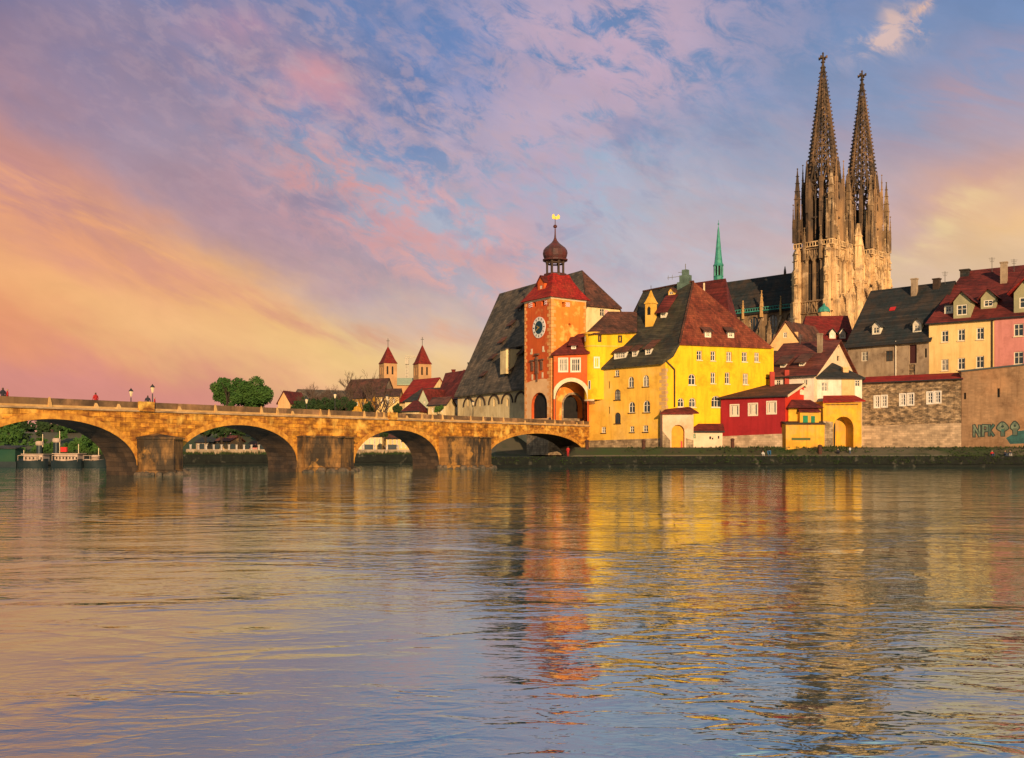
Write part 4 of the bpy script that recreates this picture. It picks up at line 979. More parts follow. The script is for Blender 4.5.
W.face([v3(Rc, 2), v3(Bk, 2), v3(Bk, zVg), v3(Rc, zVg)]); W.face([v3(Bk, 2), v3(Bl, 2), v3(Bl, zVg), v3(Bk, zVg)]); W.face([v3(Bl, 2), v3(Lc, 2), v3(Lc, zEn), v3(Bl, zEn)])
W.build('gable_wall', m_yellow, yh, fix=False)
# plinth and corner quoins
mb = MB(); q = lambda u, zt, o: FY.pt(u, zt, o); zpl, zpr = FY.z(590, 440.6), FY.z(664, 438.2)
mb.face([q(-.1, 1.6, .1), q(FY.len+.1, 1.6, .1), q(FY.len+.1, zpr, .1), q(-.1, zpl, .1)]); mb.face([q(-.1, zpl, .1), q(FY.len+.1, zpr, .1), q(FY.len, zpr, 0), q(-.1, zpl, 0)]); mb.face([q(-.1, 1.6, .1), q(-.1, 1.6, 0), q(-.1, zpl, 0), q(-.1, zpl, .1)])
mb.build('plinth', m_plinth, yh)
mb = MB(); z = zpr; i = 0
while z < zEl-1.6:
    k = (1.25 if i % 2 else .8)
    for F, u0, u1 in ((FY, FY.len-k, FY.len+.05), (FZ, -.05, (1.9-k)*.45)):
        a = [F.pt(u0, z, .04), F.pt(u1, z, .04), F.pt(u1, z+.6, .04), F.pt(u0, z+.6, .04)]; mb.face(a); mb.quadstrip([F.pt(u0, z, 0), F.pt(u1, z, 0), F.pt(u1, z+.6, 0), F.pt(u0, z+.6, 0)], a, True)
    z += .68; i += 1
mb.build('quoins', m_quoin, yh)
# roofs
ap = P(693.5, 281.5, 182*S); rl = P(643, 292, 193.3*S); vg = FZ.pt(FZ.u(678.5), zVg, .45); vg2 = FZ.pt(FZ.u(672.5), zVg-2.1, .45); ev = P(662.6, 361.6, 171.3*S); evl = P(597.5, 368.3, 180.2*S); lt = P(636, 322, 190*S)
ap.z = rl.z = (ap.z+rl.z)/2
mb = MB()
mb.slab([evl, ev, vg2, vg, P(640, 349.5, 177*S), ], .35) if False else None
n_ = (ev-evl).cross(ap-evl).normalized(); 
if n_.z < 0: n_ = -n_
def onYH(px, py): return on_plane(px, py, evl, n_)
pa = [evl, ev, vg2, vg, ap, rl, onYH(630, 322)]
mb.face(pa)
lo = [p-Vector((0, 0, .4)) for p in pa]; mb.face(lo[::-1]); mb.quadstrip(lo, pa, True)
mb.build('river_roof', r_dark, yh)
er_ = FZ.pt(FZ.u(770.5), zVg+.0, .45); hipb = ap+Vector((0, 0, .05))
mb = MB(); mb.slab([vg+Vector((0, 0, .06)), er_, hipb], .35); mb.build('hip_roof', r_red, yh)
mb = MB(); mb.slab([er_, v3(Bk+Vector((1, 1)), zVg-.4), rl, ap], .35); mb.slab([v3(Bk, zVg-.4), v3(Bl, zVg-.5), rl], .35); mb.build('rear_roof', r_red, yh)
mb = MB(); mb.bar(vg+Vector((0, 0, .1)), ap+Vector((0, 0, .1)), .3); mb.bar(ap+Vector((0, 0, .1)), rl+Vector((0, 0, .1)), .3); mb.build('ridge_tiles', r_brown, yh)
PY = (evl, n_)
hn = (er_-vg).cross(ap-vg).normalized(); PH = (vg, hn if hn.z > 0 else -hn)
for px, py in ((708, 337.6), (731, 338)): dormer(PH, FZ.d, px, py, 7, 6.4, yh, m_frame, r_brown, 'shed', depth=2.6, rise=1.6, flare=.45, frame=m_frame, fw=.16)
# long shed dormers low on the river roof
for px, py, w, h in ((620, 358.5, 14, 6.5), (634.5, 356.5, 5.5, 6), (648, 354.5, 6.5, 6)):
    dormer(PY, FY.d, px, py, w, h, yh, m_frame, r_brown, 'shed', depth=2.5, rise=1.5, flare=.35, mull=3 if w > 10 else 1, winfrac=.75)
dormer(PY, FY.d, 663, 316.5, 5.5, 4, yh, m_frame, r_maroon, 'shed', depth=2.2, rise=2.4, flare=.8)
dormer(PY, FY.d, 671, 294.8, 6.2, 3.8, yh, m_yellow2, r_brown, 'gable', depth=1.5, roofh=.7, flare=.2)
# small yellow chimney house with pointed cap, crowned chimney on the ridge
p = onYH(651, 320); mb = MB(); zt = CAMZ+(HY-304)/1000*p.y; mb.obox((p.x, p.y), FY.d, 1.7, 1.5, p.z-1.8, zt); mb.obox((p.x, p.y), FY.d, 2.0, 1.8, zt, zt+.25)
ct = mb.build('roof_turret', m_yellow2, yh)
mb = MB(); mb.lathe((p.x, p.y), [(1.25, zt+.25), (.5, zt+1.6), (.1, zt+2.6)], 4, math.atan2(FY.d.y, FY.d.x)+R(45)); mb.build('turret_cap', m_yellow2, ct)
mb = MB(); mb.lathe((p.x, p.y), [(.06, zt+2.5), (.05, zt+3.6)], 5); mb.build('finial', m_wood, ct)
q_ = FY.pt(0, 0); 
mb = MB(); a = [FY.A+FY.d*0]; 
cc = Vector((p.x, p.y)); fo = FY.n*.78
mb.face([v3(cc+fo-FY.d*.35, zt-2.2), v3(cc+fo+FY.d*.35, zt-2.2), v3(cc+fo+FY.d*.35, zt-.9), v3(cc+fo, zt-.5), v3(cc+fo-FY.d*.35, zt-.9)]); mb.build('opening', m_dark, ct)
p = P(685.5, 286, 184*S); mb = MB(); zt = CAMZ+(HY-277)/1000*p.y
mb.obox((p.x, p.y), FY.d, 2.9, 1.6, p.z-2.6, zt-1.0); mb.obox((p.x, p.y), FY.d, 2.0, 1.4, zt-1.0, zt+.3); mb.obox((p.x, p.y), FY.d, 1.1, 1.0, zt+.3, zt+1.4)
st = mb.build('stepped_chimney', mat('verdigris_stone', (.12, .18, .14), (.06, .09, .07), scale=1.2), yh)
mb = MB(); mb.bar((p.x, p.y, zt+1.3), (p.x, p.y, zt+2.6), .12); mb.bar((p.x-3.6, p.y, zt-.2), (p.x+.2, p.y, zt+.3), .09); mb.bar((p.x-1.4, p.y, zt+.9), (p.x+.5, p.y, zt+1.0), .09); mb.bar((p.x-3.4, p.y, zt-.6), (p.x-3.4, p.y, zt+.3), .07); mb.bar((p.x-2.6, p.y, zt-.5), (p.x-2.6, p.y, zt+.4), .07); mb.build('antenna', m_darkmetal, st)
# rainwater pipe
mb = MB(); pp = [FZ.pt(.1, zEl-.1, .15), FZ.pt(FZ.u(670.5), zEl-.9, .2), FZ.pt(FZ.u(674.2), zEl-1.6, .2), FZ.pt(FZ.u(674.2), FZ.z(674, 407), .2)]
for a, b in zip(pp, pp[1:]): mb.bar(a, b, .2, n=6)
mb.build('rain_pipe', m_wood, yh)
# rounded corner tower of the yellow house
zt_ = CAMZ+121/1000*181.3*S
fr = 179.9*S; pts_ = []
c0 = Vector(((590.9-512)/1000*fr+.6, fr+1.3)); r_ = 1.75
pl_ = [G(588.2, 190*S)]
for i in range(9):
    a_ = R(180+ i*90/8); pl_.append(c0+Vector((r_*math.cos(a_), r_*math.sin(a_))))
pl_ += [G(636, 180.9*S), G(640, 192*S)]
zbot = CAMZ+(HY-399.5)/1000*fr
mb = MB(); mb.prism(pl_, zbot, zt_); ct2 = mb.build('corner_tower', m_yellow, yh)
m2 = MB(); con = [c0+Vector((r_*k*math.cos(R(180+i*90/8)), r_*k*math.sin(R(180+i*90/8)))) for k in (1,) for i in range(9)]
cen_ = G(595, 183.5*S); small = [c0+(q-c0)*.35+Vector((.5, 1.0)) for q in con]
m2.quadstrip([v3(q, zbot-1.0) for q in small], [v3(q, zbot-.25) for q in [c0+(q-c0)*1.07 for q in con]]); m2.quadstrip([v3(c0+(q-c0)*1.07, zbot-.25) for q in con], [v3(c0+(q-c0)*1.07, zbot) for q in con]); m2.face([v3(c0+(q-c0)*1.07, zbot) for q in con]); m2.build('console', m_trim, ct2)
FT = Fac(pl_[9], pl_[10])
mb = MB()
bandp = [c0+(q-c0)*1.06 for q in pl_[1:9]]+[FT.pt(0, 0, .1).xy, FT.pt(FT.len, 0, .1).xy]
for zz_ in (zt_-.25, FT.z(600, 346)): mb.quadstrip([v3(q, zz_-.12) for q in bandp], [v3(q, zz_+.15) for q in bandp])
mb.build('band', m_yellow2, ct2)
for px, py, w, h in ((599.6, 338.4, 1.4, 5), (620, 339, 2, 5.2), (596.6, 362.5, 4, 9.5)):
    hh = hole_px(FT, px, py, w, h)
    window(FT, hh, ct2, depth=.02, out=.06, fw=.1, trim=m_frame if w > 3 else m_wood, mull=1 if w > 3 else 0, trans=0, frame=m_frame if w > 3 else m_wood)
for a_, py, w, h in ((R(205), 362.5, .8, 1.9), (R(205), 338.5, .3, 1.0), (R(240), 385, .5, 1.7)):
    ctr = c0+Vector((math.cos(a_), math.sin(a_)))*(r_+.0); td = Vector((-math.sin(a_), math.cos(a_))); zq = CAMZ+(HY-py)/1000*fr
    F2 = Fac(ctr-td*1, ctr+td*1); F2.n = Vector((math.cos(a_), math.sin(a_)))
    window(F2, [(1-w/2, zq-h/2), (1+w/2, zq-h/2), (1+w/2, zq+h/2), (1-w/2, zq+h/2)], ct2, depth=.02, out=.10, fw=.1, mull=0, trans=0, frame=m_frame)
mb = MB(); k = 1.0
e0 = P(587.2, 333.2, 180.4*S); e1 = P(636.8, 332.4, 180.0*S); e2 = P(641, 330.5, 193*S); e3 = P(586.8, 332, 190*S); t1 = P(608, 311.5, 185*S); t2 = P(637, 311.8, 186*S)
e0b = P(589.5, 334.3, 178.8*S); e0c = P(593, 334.5, 178.9*S)
mb.face([e0, e0b, e0c, t1]); mb.face([e0c, e1, t2, t1]); mb.face([e1, e2, t2]); mb.face([e3, e0, t1]); mb.face([e2, e3, t1, t2]); mb.face([e0, e3, e2, e1, e0c, e0b]); mb.build('tower_roof', r_brown, ct2)

# ------------------------------------------------------------------ low sheds in front of it
# entrance lodge with orange door
a, b = G(662.5, 182.4), G(693.5, 182.6); FE = Fac(a, b)
lo_ = thing('entrance_lodge', 'small pinkish lodge with arched orange door leaning on the yellow house', 'lodge', (*((a+b)/2), 3.3))
W = MB(); dh = hole_px(FE, 678, 437.2, 13, 25, 'a'); dh = [(u, max(z, 2.6)) for u, z in dh]
zt = FE.z(678, 412.5); wall_with_holes(W, FE, [(0, 2.4), (FE.len, 2.4), (FE.len, zt), (0, zt)], [dh], .7)
for q in (0, FE.len): W.face([FE.pt(q, 2.4), FE.pt(q, 2.4, -3.5), FE.pt(q, zt+.8, -3.5), FE.pt(q, zt)])
W.build('wall', mat('pinkish_render', (.74, .50, .34), (.60, .38, .22), scale=.4, c3=(.45, .30, .16), s3=.3), lo_, fix=False)
mb = MB(); mb.face([FE.pt(*p, -.65) for p in dh]); dd_ = mb.build('door', m_door, lo_)
mb = MB(); q = [(FE.u(681.5), FE.z(680, 449)), (FE.u(683.2), FE.z(680, 449)), (FE.u(683.2), FE.z(680, 441)), (FE.u(681.5), FE.z(680, 441))]; mb.face([FE.pt(*p, -.6) for p in q]); mb.build('door_panel', m_hullred, dd_)
mb = MB(); mb.slab([FE.pt(-.5, zt-.1, .5), FE.pt(FE.len+.9, zt+.0, .5), FE.pt(FE.len-.1, zt+1.15, -2.6), FE.pt(1.4, zt+1.05, -2.6)], .25); mb.slab([FE.pt(-.5, zt-.1, .5), FE.pt(1.4, zt+1.05, -2.6), FE.pt(.8, zt-.1, -2.6)], .25); mb.build('roof', r_maroon, lo_)
mb = MB(); 
for i in range(22): mb.face([FE.pt(.2+i*.24, zt-.42, .12), FE.pt(.32+i*.24, zt-.42, .12), FE.pt(.32+i*.24, zt-.22, .12), FE.pt(.2+i*.24, zt-.22, .12)])
mb.build('dentils', m_wood, lo_)
mb = MB(); zq = FE.z(678, 436); u0 = dh[0][0]; u1 = dh[1][0]
for s, t in ((-.0, u0-.25), (u1+.25, FE.len)): mb.face([FE.pt(s, 2.4, .05), FE.pt(t, 2.4, .05), FE.pt(t, zq-.8, .05), FE.pt(s, zq+(.9 if s <= 0 else -.4), .05)])
mb.build('weathered_base', m_plinth, lo_)
# low cream shed
a, b = G(690, 183.6), G(722.5, 183.2); H = house('low_shed', 'low cream shed with red tiled roof left of the crimson house', (690.5, 183.6), (722.5, 183.2), (700, 430.5), (700, 424.3), (.3, 3.6), 2.4, mat('cream_pink_render', (.76, .58, .38), (.6, .44, .28), scale=.5), r_maroon, wins=[(693.8, 436, 3.4, 4.6, 'r', {'frame': m_greendoor, 'glass': m_frame}), (710.2, 437.8, 1.8, 2.8, 'r', SL), (712.6, 438.6, 1.5, 1.8, 'r', SL), (718.6, 437.3, 1.6, 2.8, 'r', SL)], hipL=1.6, over=.35)
# crimson house
m_redfr = dict(frame=m_frame, fw=.2, mull=3, trans=0, trim=m_frame, bars=.2)
RHo = house('crimson_house', 'crimson red riverside house with three cream windows and brown roof', (721, 175*S), (785.2, 168*S), (785, 395.4), (803, 384), (9.9, 13.2), 3.0, m_redwall, r_brown,
      wins=[(734.6, 410.4, 7.6, 10.4, 'r', m_redfr), (753, 409.4, 8, 11, 'r', m_redfr), (771.6, 407.6, 8.4, 11.4, 'r', m_redfr)], winsR=[(802.2, 391.8, 4.4, 6, 'a', dict(glass=m_frame))], gablem=m_redgable, over=.5, plinth=None, hipL=3.0)
T = RHo['T']; F = RHo['F']
mb = MB(); z0 = F.z(721.5, 436.3); z1 = F.z(784, 433.6); mb.face([F.pt(-.05, 1.5, .1), F.pt(F.len+.05, 1.5, .1), F.pt(F.len+.05, z1, .1), F.pt(-.05, z0, .1)]); mb.face([F.pt(-.05, z0, .1), F.pt(F.len+.05, z1, .1), F.pt(F.len+.05, z1, 0), F.pt(-.05, z0, 0)])
mb.face([F.pt(F.len+.05, 1.5, .1), F.pt(F.len+.05, z1, .1), F.pt(F.len+.05, z1, -3), F.pt(F.len+.05, 1.5, -3)]); mb.build('plinth', mat('pale_plinth_stone', (.62, .44, .28), (.36, .25, .15), scale=.6, brick=(.8, -.6, .8, .4, (.5, .5, .5), .5)), T)
mb = MB(); fr_ = RHo['FR']; mb.build
h_ = RHo['zr']-RHo['ze']
b_ = MB()
for s in (0, 1):
    u0 = 0 if s == 0 else fr_.len; um = fr_.len/2
    b_.face([fr_.pt(u0, RHo['ze']-.35, .5), fr_.pt(um, RHo['zr']-.35, .5), fr_.pt(um, RHo['zr']+.15, .5), fr_.pt(u0, RHo['ze']+.1, .5)])
b_.build('bargeboard', m_trim, T)
# chimneys behind the crimson house
for px, pt_, pb in ((772, 370.5, 386), (786.6, 368.8, 386)):
    chimney(None, px, pb, pt_, 4.4, mat('red_chimney_render', (.42, .05, .03), (.3, .04, .03), scale=.8), T, Y=189, cap=False)
# yellow kiosk annex
a, b = G(785.8, 178.6), G(824.6, 180); FA2 = Fac(a, b)
an = thing('yellow_annex', 'yellow annex with green doors and small brown hipped roof below the scarlet gable', 'annex', (*((a+b)/2), 3.3))
W = MB(); zl = FA2.z(800, 423.6); sg = hole_px(FA2, 801, 439, 19, 2.6)
wall_with_holes(W, FA2, [(0, 2.2), (FA2.len, 2.2), (FA2.len, zl), (0, zl)], [sg], .12)
for q in (0, FA2.len): W.face([FA2.pt(q, 2.2), FA2.pt(q, 2.2, -4), FA2.pt(q, zl, -4), FA2.pt(q, zl)])
zu = FA2.z(800, 408); W.face([FA2.pt(1.2, zl, -1.4), FA2.pt(FA2.len, zl, -1.4), FA2.pt(FA2.len, zu, -1.4), FA2.pt(1.2, zu, -1.4)]); W.face([FA2.pt(1.2, zl, -1.4), FA2.pt(1.2, zl, -4), FA2.pt(1.2, zu, -4), FA2.pt(1.2, zu, -1.4)])
# projecting bay with green doors
ub0, ub1 = FA2.u(801), FA2.u(820); zb_ = FA2.z(810, 411.5)
for q in (ub0, ub1): W.face([FA2.pt(q, zl, -.4), FA2.pt(q, zl, -1.4), FA2.pt(q, zb_, -1.4), FA2.pt(q, zb_, -.4)])
W.face([FA2.pt(ub0, zl, -.4), FA2.pt(ub1, zl, -.4), FA2.pt(ub1, zb_, -.4), FA2.pt(ub0, zb_, -.4)])
W.build('wall', m_arched, an, fix=False)
mb = MB(); mb.face([FA2.pt(*p, -.1) for p in sg]); mb.build('green_board', mat('dull_green_board', (.07, .11, .03), (.12, .10, .03), scale=3), an)
for px, w, h in ((806.4, 5, 8), (814, 4, 7)):
    q = hole_px(FA2, px, 419.4, w, h); mb = MB(); mb.face([FA2.pt(u, z, -.36) for u, z in q]); mb.quadstrip([FA2.pt(u, z, -.40) for u, z in q], [FA2.pt(u, z, -.36) for u, z in q], True); mb.build('green_door', m_greendoor, an)
mb = MB(); mb.slab([FA2.pt(-.2, zl+.02, .3), FA2.pt(FA2.len+.1, zl+.05, .3), FA2.pt(FA2.len+.1, zl+.5, -1.4), FA2.pt(-.2, zl+.45, -1.4)], .2); mb.build('ledge_roof', m_wood, an)
mb = MB(); zt = FA2.z(805, 398.8); e0 = FA2.pt(.6, zu, -.3); e1 = FA2.pt(FA2.len+.1, zu+.1, -.3); r0 = FA2.pt(2.6, zt, -3); r1 = FA2.pt(FA2.len-1.2, zt, -3); e2 = FA2.pt(FA2.len+.1, zu, -5); e3 = FA2.pt(.6, zu, -5)
mb.face([e0, e1, r1, r0]); mb.face([e1, e2, r1]); mb.face([e2, e3, r0, r1]); mb.face([e3, e0, r0]); mb.face([e0, e3, e2, e1]); mb.build('roof', r_maroon, an)
mb = MB(); zc_ = zb_; mb.slab([FA2.pt(ub0-.3, zc_, -.1), FA2.pt(ub1+.3, zc_, -.1), FA2.pt(ub1+.1, zc_+1.0, -1.6), FA2.pt(ub0+.1, zc_+1.0, -1.6)], .15); mb.build('bay_roof', r_maroon, an)
# golden gateway house
a, b = G(823, 182.6), G(861.8, 184.5); FW = Fac(a, b)
gw = thing('arched_gateway', 'golden yellow gateway wall with dark archway and bright red roof strip', 'gateway', (*((a+b)/2), 3.3))
W = MB(); zt = FW.z(842, 401.5); ah = arcpts(FW.u(833.5), FW.u(853.5), 2.6, FW.z(843, 416.5), 12)
wall_with_holes(W, FW, [(0, 2.2), (FW.len, 2.2), (FW.len, zt), (0, zt-.3)], [ah], 2.6)
for q in (0, FW.len): W.face([FW.pt(q, 2.2), FW.pt(q, 2.2, -5), FW.pt(q, zt, -5), FW.pt(q, zt)])
W.build('wall', m_arched, gw, fix=False)
mb = MB(); g0 = [(ah[0][0]+1.8, 2.6), (ah[1][0]-.6, 2.6)]+[(p[0]*.6+ (ah[0][0]+1.8)*.0+.4*(ah[0][0]+ah[1][0])/2+.35, p[1]-.5) for p in ah[2:]]
mb.face([FW.pt(*p, -2.55) for p in ah]); mb.build('archway_back_wall', m_arched, gw)
mb = MB(); q = [(ah[0][0]+.9, 2.6), (ah[0][0]+1.9, 2.6), (ah[0][0]+1.9, ah[3][1]+.4), (ah[0][0]+.9, ah[3][1]+.2)]; mb.face([FW.pt(*p, -2.5) for p in q]); mb.build('doorway', m_dark, gw)
mb = MB(); mb.slab([FW.pt(-.3, zt-.1, .45), FW.pt(FW.len+.5, zt+.25, .45), FW.pt(FW.len+.2, zt+1.35, -2.6), FW.pt(1.6, zt+1.2, -2.6)], .22); mb.build('roof', r_bright, gw)
mb = MB()
for i in range(26): mb.face([FW.pt(.5+i*.26, zt-.75+i*.006, .1), FW.pt(.64+i*.26, zt-.75+i*.006, .1), FW.pt(.64+i*.26, zt-.5+i*.006, .1), FW.pt(.5+i*.26, zt-.5+i*.006, .1)])
mb.build('dentils', m_wood, gw)
mb = MB(); zz1 = FW.z(860, 431); mb.face([FW.pt(0, 2.2, .04), FW.pt(ah[0][0]-.1, 2.2, .04), FW.pt(ah[0][0]-.1, zz1+1.6, .04), FW.pt(0, zz1+1.8, .04)]); mb.build('weathered_base', m_plinth, gw)
# rubble stone building with red coping
a, b = G(861.5, 183*S), G(961.3, 171.3*S)
SB = house('stone_house', 'rubble stone riverside building with three pairs of white windows and red coping', (861.5, 182*S), (961.3, 171.3*S), (961, 381), (961, 375), (4.2, 5.4), 2.4, m_stonewall, r_bright,
      wins=[(x, y, w, 10.8, 'r', dict(frame=m_white, fw=.16, mull=1, trans=2, bars=.12, trim=m_white)) for x, y, w in ((877, 401.8, 4.6), (884.4, 401.2, 4.6), (902.8, 399.8, 5.0), (910.8, 399.2, 5.0), (930, 397.8, 5.2), (937.8, 397.2, 5.2))], over=.35, zr=15.9+1.4, ze=15.9+.15)
F = SB['F']; T = SB['T']
mb = MB(); z0 = F.z(862, 426); z1 = F.z(961, 423); mb.face([F.pt(-.4, 1.5, .12), F.pt(F.len+.02, 1.5, .12), F.pt(F.len+.02, z1, .12), F.pt(-.4, z0, .12)]); mb.face([F.pt(-.4, z0, .12), F.pt(F.len, z1, .12), F.pt(F.len, z1, 0), F.pt(-.4, z0, 0)]); mb.build('lower_wall', mat('pale_lower_stone', (.60, .42, .26), (.34, .24, .15), scale=.6, brick=(.8, -.6, .9, .4, (.5, .5, .5), .6)), T)
# ochre wall with graffiti
a, b = G(961.4, 171.2*S), G(1062, 166.8*S); FO = Fac(a, b)
ow = thing('ochre_wall', 'tall blank ochre wall with teal graffiti at its foot', 'wall', (*((a+b)/2), 3.3))
W = MB(); zl_, zr_ = FO.z(962, 371), FO.z(1024, 364.4); k = (zr_-zl_)/(FO.u(1024)-FO.u(962))
sl_ = [hole_px(FO, 965, 396, 2, 6.5), hole_px(FO, 998.6, 392.8, 2.4, 9)]
wall_with_holes(W, FO, [(0, 2), (FO.len, 2), (FO.len, zl_+k*FO.len), (0, zl_)], sl_, .4)
W.face([FO.pt(0, 2), FO.pt(0, 2, -4), FO.pt(0, zl_, -4), FO.pt(0, zl_)]); W.build('wall_face', m_brown, ow, fix=False)
for h in sl_: mb = MB(); mb.face([FO.pt(*p, -.35) for p in h]); mb.build('slit', m_dark, ow)
mb = MB(); mb.slab([FO.pt(-.1, zl_+.1, .3), FO.pt(FO.len, zl_+k*FO.len+.1, .3), FO.pt(FO.len, zl_+k*FO.len+.35, -4), FO.pt(-.1, zl_+.35, -4)], .28); mb.build('coping', m_hull, ow)
# graffiti lettering: angular letters then two rounded forms
m_gteal = mat('teal_spray_paint', (.03, .11, .09), (.10, .09, .06), scale=1.6, grime=.8); m_gpale = mat('pale_green_spray_paint', (.17, .20, .13), (.07, .10, .075), scale=1.6, grime=.8); m_gblack = mat('black_spray_paint', (.015, .03, .025), (.02, .03, .03))
def gpoly(name, pts, m, o):
    mb = MB(); mb.face([FO.pt(*FO.uz(px, py), o) for px, py in pts]); return mb.build(name, m, ow, fix=False)
def stroke(name, pts, w, m, o):
    mb = MB()
    for (x0, y0), (x1, y1) in zip(pts, pts[1:]):
        dx, dy = x1-x0, y1-y0; ln = math.hypot(dx, dy) or 1; nx_, ny_ = -dy/ln*w/2, dx/ln*w/2; ex, ey = dx/ln*w*.3, dy/ln*w*.3
        mb.face([FO.pt(*FO.uz(px, py), o) for px, py in ((x0+nx_-ex, y0+ny_-ey), (x1+nx_+ex, y1+ny_+ey), (x1-nx_+ex, y1-ny_+ey), (x0-nx_-ex, y0-ny_-ey))]); o += .0015
    return mb.build(name, m, ow, fix=False)
letters = [([(974, 436.5), (974, 425.5), (979.5, 436), (979.5, 425.5)]), ([(983, 436), (983, 425.5), (987.2, 425.8), (987.2, 430.5), (983, 431)]), ([(989.3, 435.5), (989.3, 425)]), ([(993.5, 425), (989.6, 430.3), (993.5, 435.5)])]
for s in letters: stroke('graffiti_outline', s, 3.4, m_gblack, .010)
for i, s in enumerate(letters): stroke('graffiti_letter', s, 1.5, m_gpale if i < 2 else m_gteal, .022)
def bub(cx, cy, rx_, ry_, n=18, w=.12): return [(cx+rx_*(1+w*math.sin(3*a))*math.cos(a), cy+ry_*(1+w*math.cos(4*a))*math.sin(a)) for a in [2*math.pi*i/n for i in range(n)]]
for cx, cy, a_, b__, tail in ((1002.5, 427, 5.4, 4.2, (1001, 1004.5, 436)), (1014.8, 426.4, 4.0, 4.2, (1013, 1017, 435))):
    gpoly('graffiti_outline', bub(cx, cy, a_+1.1, b__+1.1), m_gblack, .012); gpoly('graffiti_outline', [(tail[0]-1, cy+2), (tail[1]+1, cy+2), (tail[1]+.6, tail[2]+.6), (tail[0]-.6, tail[2]+.6)], m_gblack, .015)
    gpoly('graffiti_letter', bub(cx, cy, a_, b__), m_gpale, .024); gpoly('graffiti_letter', [(tail[0], cy+2), (tail[1], cy+2), (tail[1], tail[2]), (tail[0], tail[2])], m_gteal, .027)
    gpoly('graffiti_outline', bub(cx, cy-.6, a_*.3, b__*.28), m_gblack, .030)
gpoly('graffiti_letter', [(1018, 431), (1034, 429), (1036, 443), (1010, 444), (1006, 438)], mat('dark_teal_spray_paint', (.03, .10, .09), (.02, .06, .06), scale=1.5), .008)

# ------------------------------------------------------------------ houses behind the quay front
wh = house('white_house', 'white house with broad sagging red brown roof behind the crimson house', (761, 192), (814, 186), (762, 376.5), (837, 340.5), (15.9, 21.9), 3.4, m_whitewall, r_redbrown,
           wins=[(778, 383, 4.4, 6), (805, 382.5, 4.2, 5.5)], winsR=[(838.6, 347.5, 1.7, 2.4, 'a', SL), (838.4, 358.5, 2.6, 5, 'r', SL)], gablem=m_palegable, over=.7)
for px, py in ((782.6, 367.5), (801.5, 366)): dormer(wh['plane'], wh['F'].d, px, py, 5, 3.8, wh['T'], m_frame, r_brown, 'shed', depth=2.2, rise=1.2, flare=.8)
wx = house('white_annex', 'white and peach annex with low black hipped roof below the peach gable', (815.5, 187.4), (862, 188), (840, 376.8), (840, 363.5), (3.5, 13), 3.4, m_whitewall, r_slate,
           wins=[(824.6, 386.8, 6.4, 9), (857.6, 383.2, 5, 6.6)], hipL=3.2, hipR=5.2, over=.6)
mb = MB(); F = wx['F']; u0 = F.u(841.5); zt = wx['ze']-.05; mb.face([F.pt(u0, 3, .06), F.pt(F.u(854.6), 3, .06), F.pt(F.u(854.6), zt, .06), F.pt(u0, zt, .06)]); mb.build('peach_wall_panel', m_beige, wx['T'])
chimney(wx['plane'], 845.2, 371.5, 367, 5.5, m_beige, wx['T'])
ph = house('peach_gable_house', 'peach gabled house with two small windows in front of the cathedral', (765, 208), (807.5, 206), (770, 352), (790.5, 321), (8.5, 9), 5, m_beige, r_brown,
           wins=[(785.2, 335, 3.6, 5.4), (796.2, 334.6, 4.0, 5.4)], frontgable=True, over=.35)
rh = house('red_ridge_house', 'bright red roofed house with dark dormers at the foot of the cathedral towers', (802, 219), (853, 218), (806, 340), (820, 316.5), (2, 15), 5, m_palegable, r_crimson, over=.4, hipL=2)
for px in (832.5, 842.5): dormer(rh['plane'], rh['F'].d, px, 338.5, 6, 5.5, rh['T'], m_frame, r_slate, 'gable', depth=3, roofh=1.0, flare=.4, fw=.2)
ct = thing('copper_turret', 'small green copper domed turret peeping over the red roofs', 'turret', (*G(824, 235), 20)); q = G(824, 235)
zf = lambda py: CAMZ+(HY-py)/1000*235
mb = MB(); mb.lathe(q, [(1.25, 20), (1.25, zf(312))], 8); mb.build('drum', m_beige, ct)
mb = MB(); mb.lathe(q, [(1.45, zf(312.3)), (1.4, zf(310)), (1.0, zf(307.6)), (.5, zf(306.4)), (.1, zf(303))], 10); mb.build('dome', m_copper, ct)
# dark slate roofed house
gh = house('slate_roof_house', 'grey brown house with large dark green slate roof and two dormers', (848, 208), (929, 196), (848, 345), (873, 289.5), (16.4, 16.2), 5, m_greybrown, r_slate,
           wins=[(864.6, 356.4, 6.6, 9.4, 'r', dict(frame=m_frame, fw=.16)), (889.2, 356, 7, 10.6, 'r', dict(frame=m_wood, fw=.12)), (913, 354, 7.4, 18.5, 'r', dict(fill=mat('dark_red_timber', (.07, .02, .02)), name='loft_door')), (911.8, 371, 6.5, 13, 'r', dict(fill=m_stonewall, name='blocked_door')), (925.6, 353, 2.4, 9, 'r', SL)], over=.6, zr=37.4)
for px, py in ((876.2, 334.4), (917, 332)): dormer(gh['plane'], gh['F'].d, px, py, 8.6, 8.4, gh['T'], m_frame, r_slate, 'gable', depth=3.2, roofh=1.1, flare=.4, fw=.16, winfrac=.75)
ptop = gh['plane']
chimney(ptop, 914.5, 294, 278.5, 5.4, m_greybrown, gh['T'], gh['F'].d); chimney(ptop, 936.8, 287, 278.5, 6.2, m_wood, gh['T'], gh['F'].d); 
mb = MB(); p = on_plane(892.8, 309, *ptop); nn = ptop[1] if ptop[1].z > 0 else -ptop[1]; dd = Vector((*gh['F'].d, 0)); up_ = nn.cross(dd)
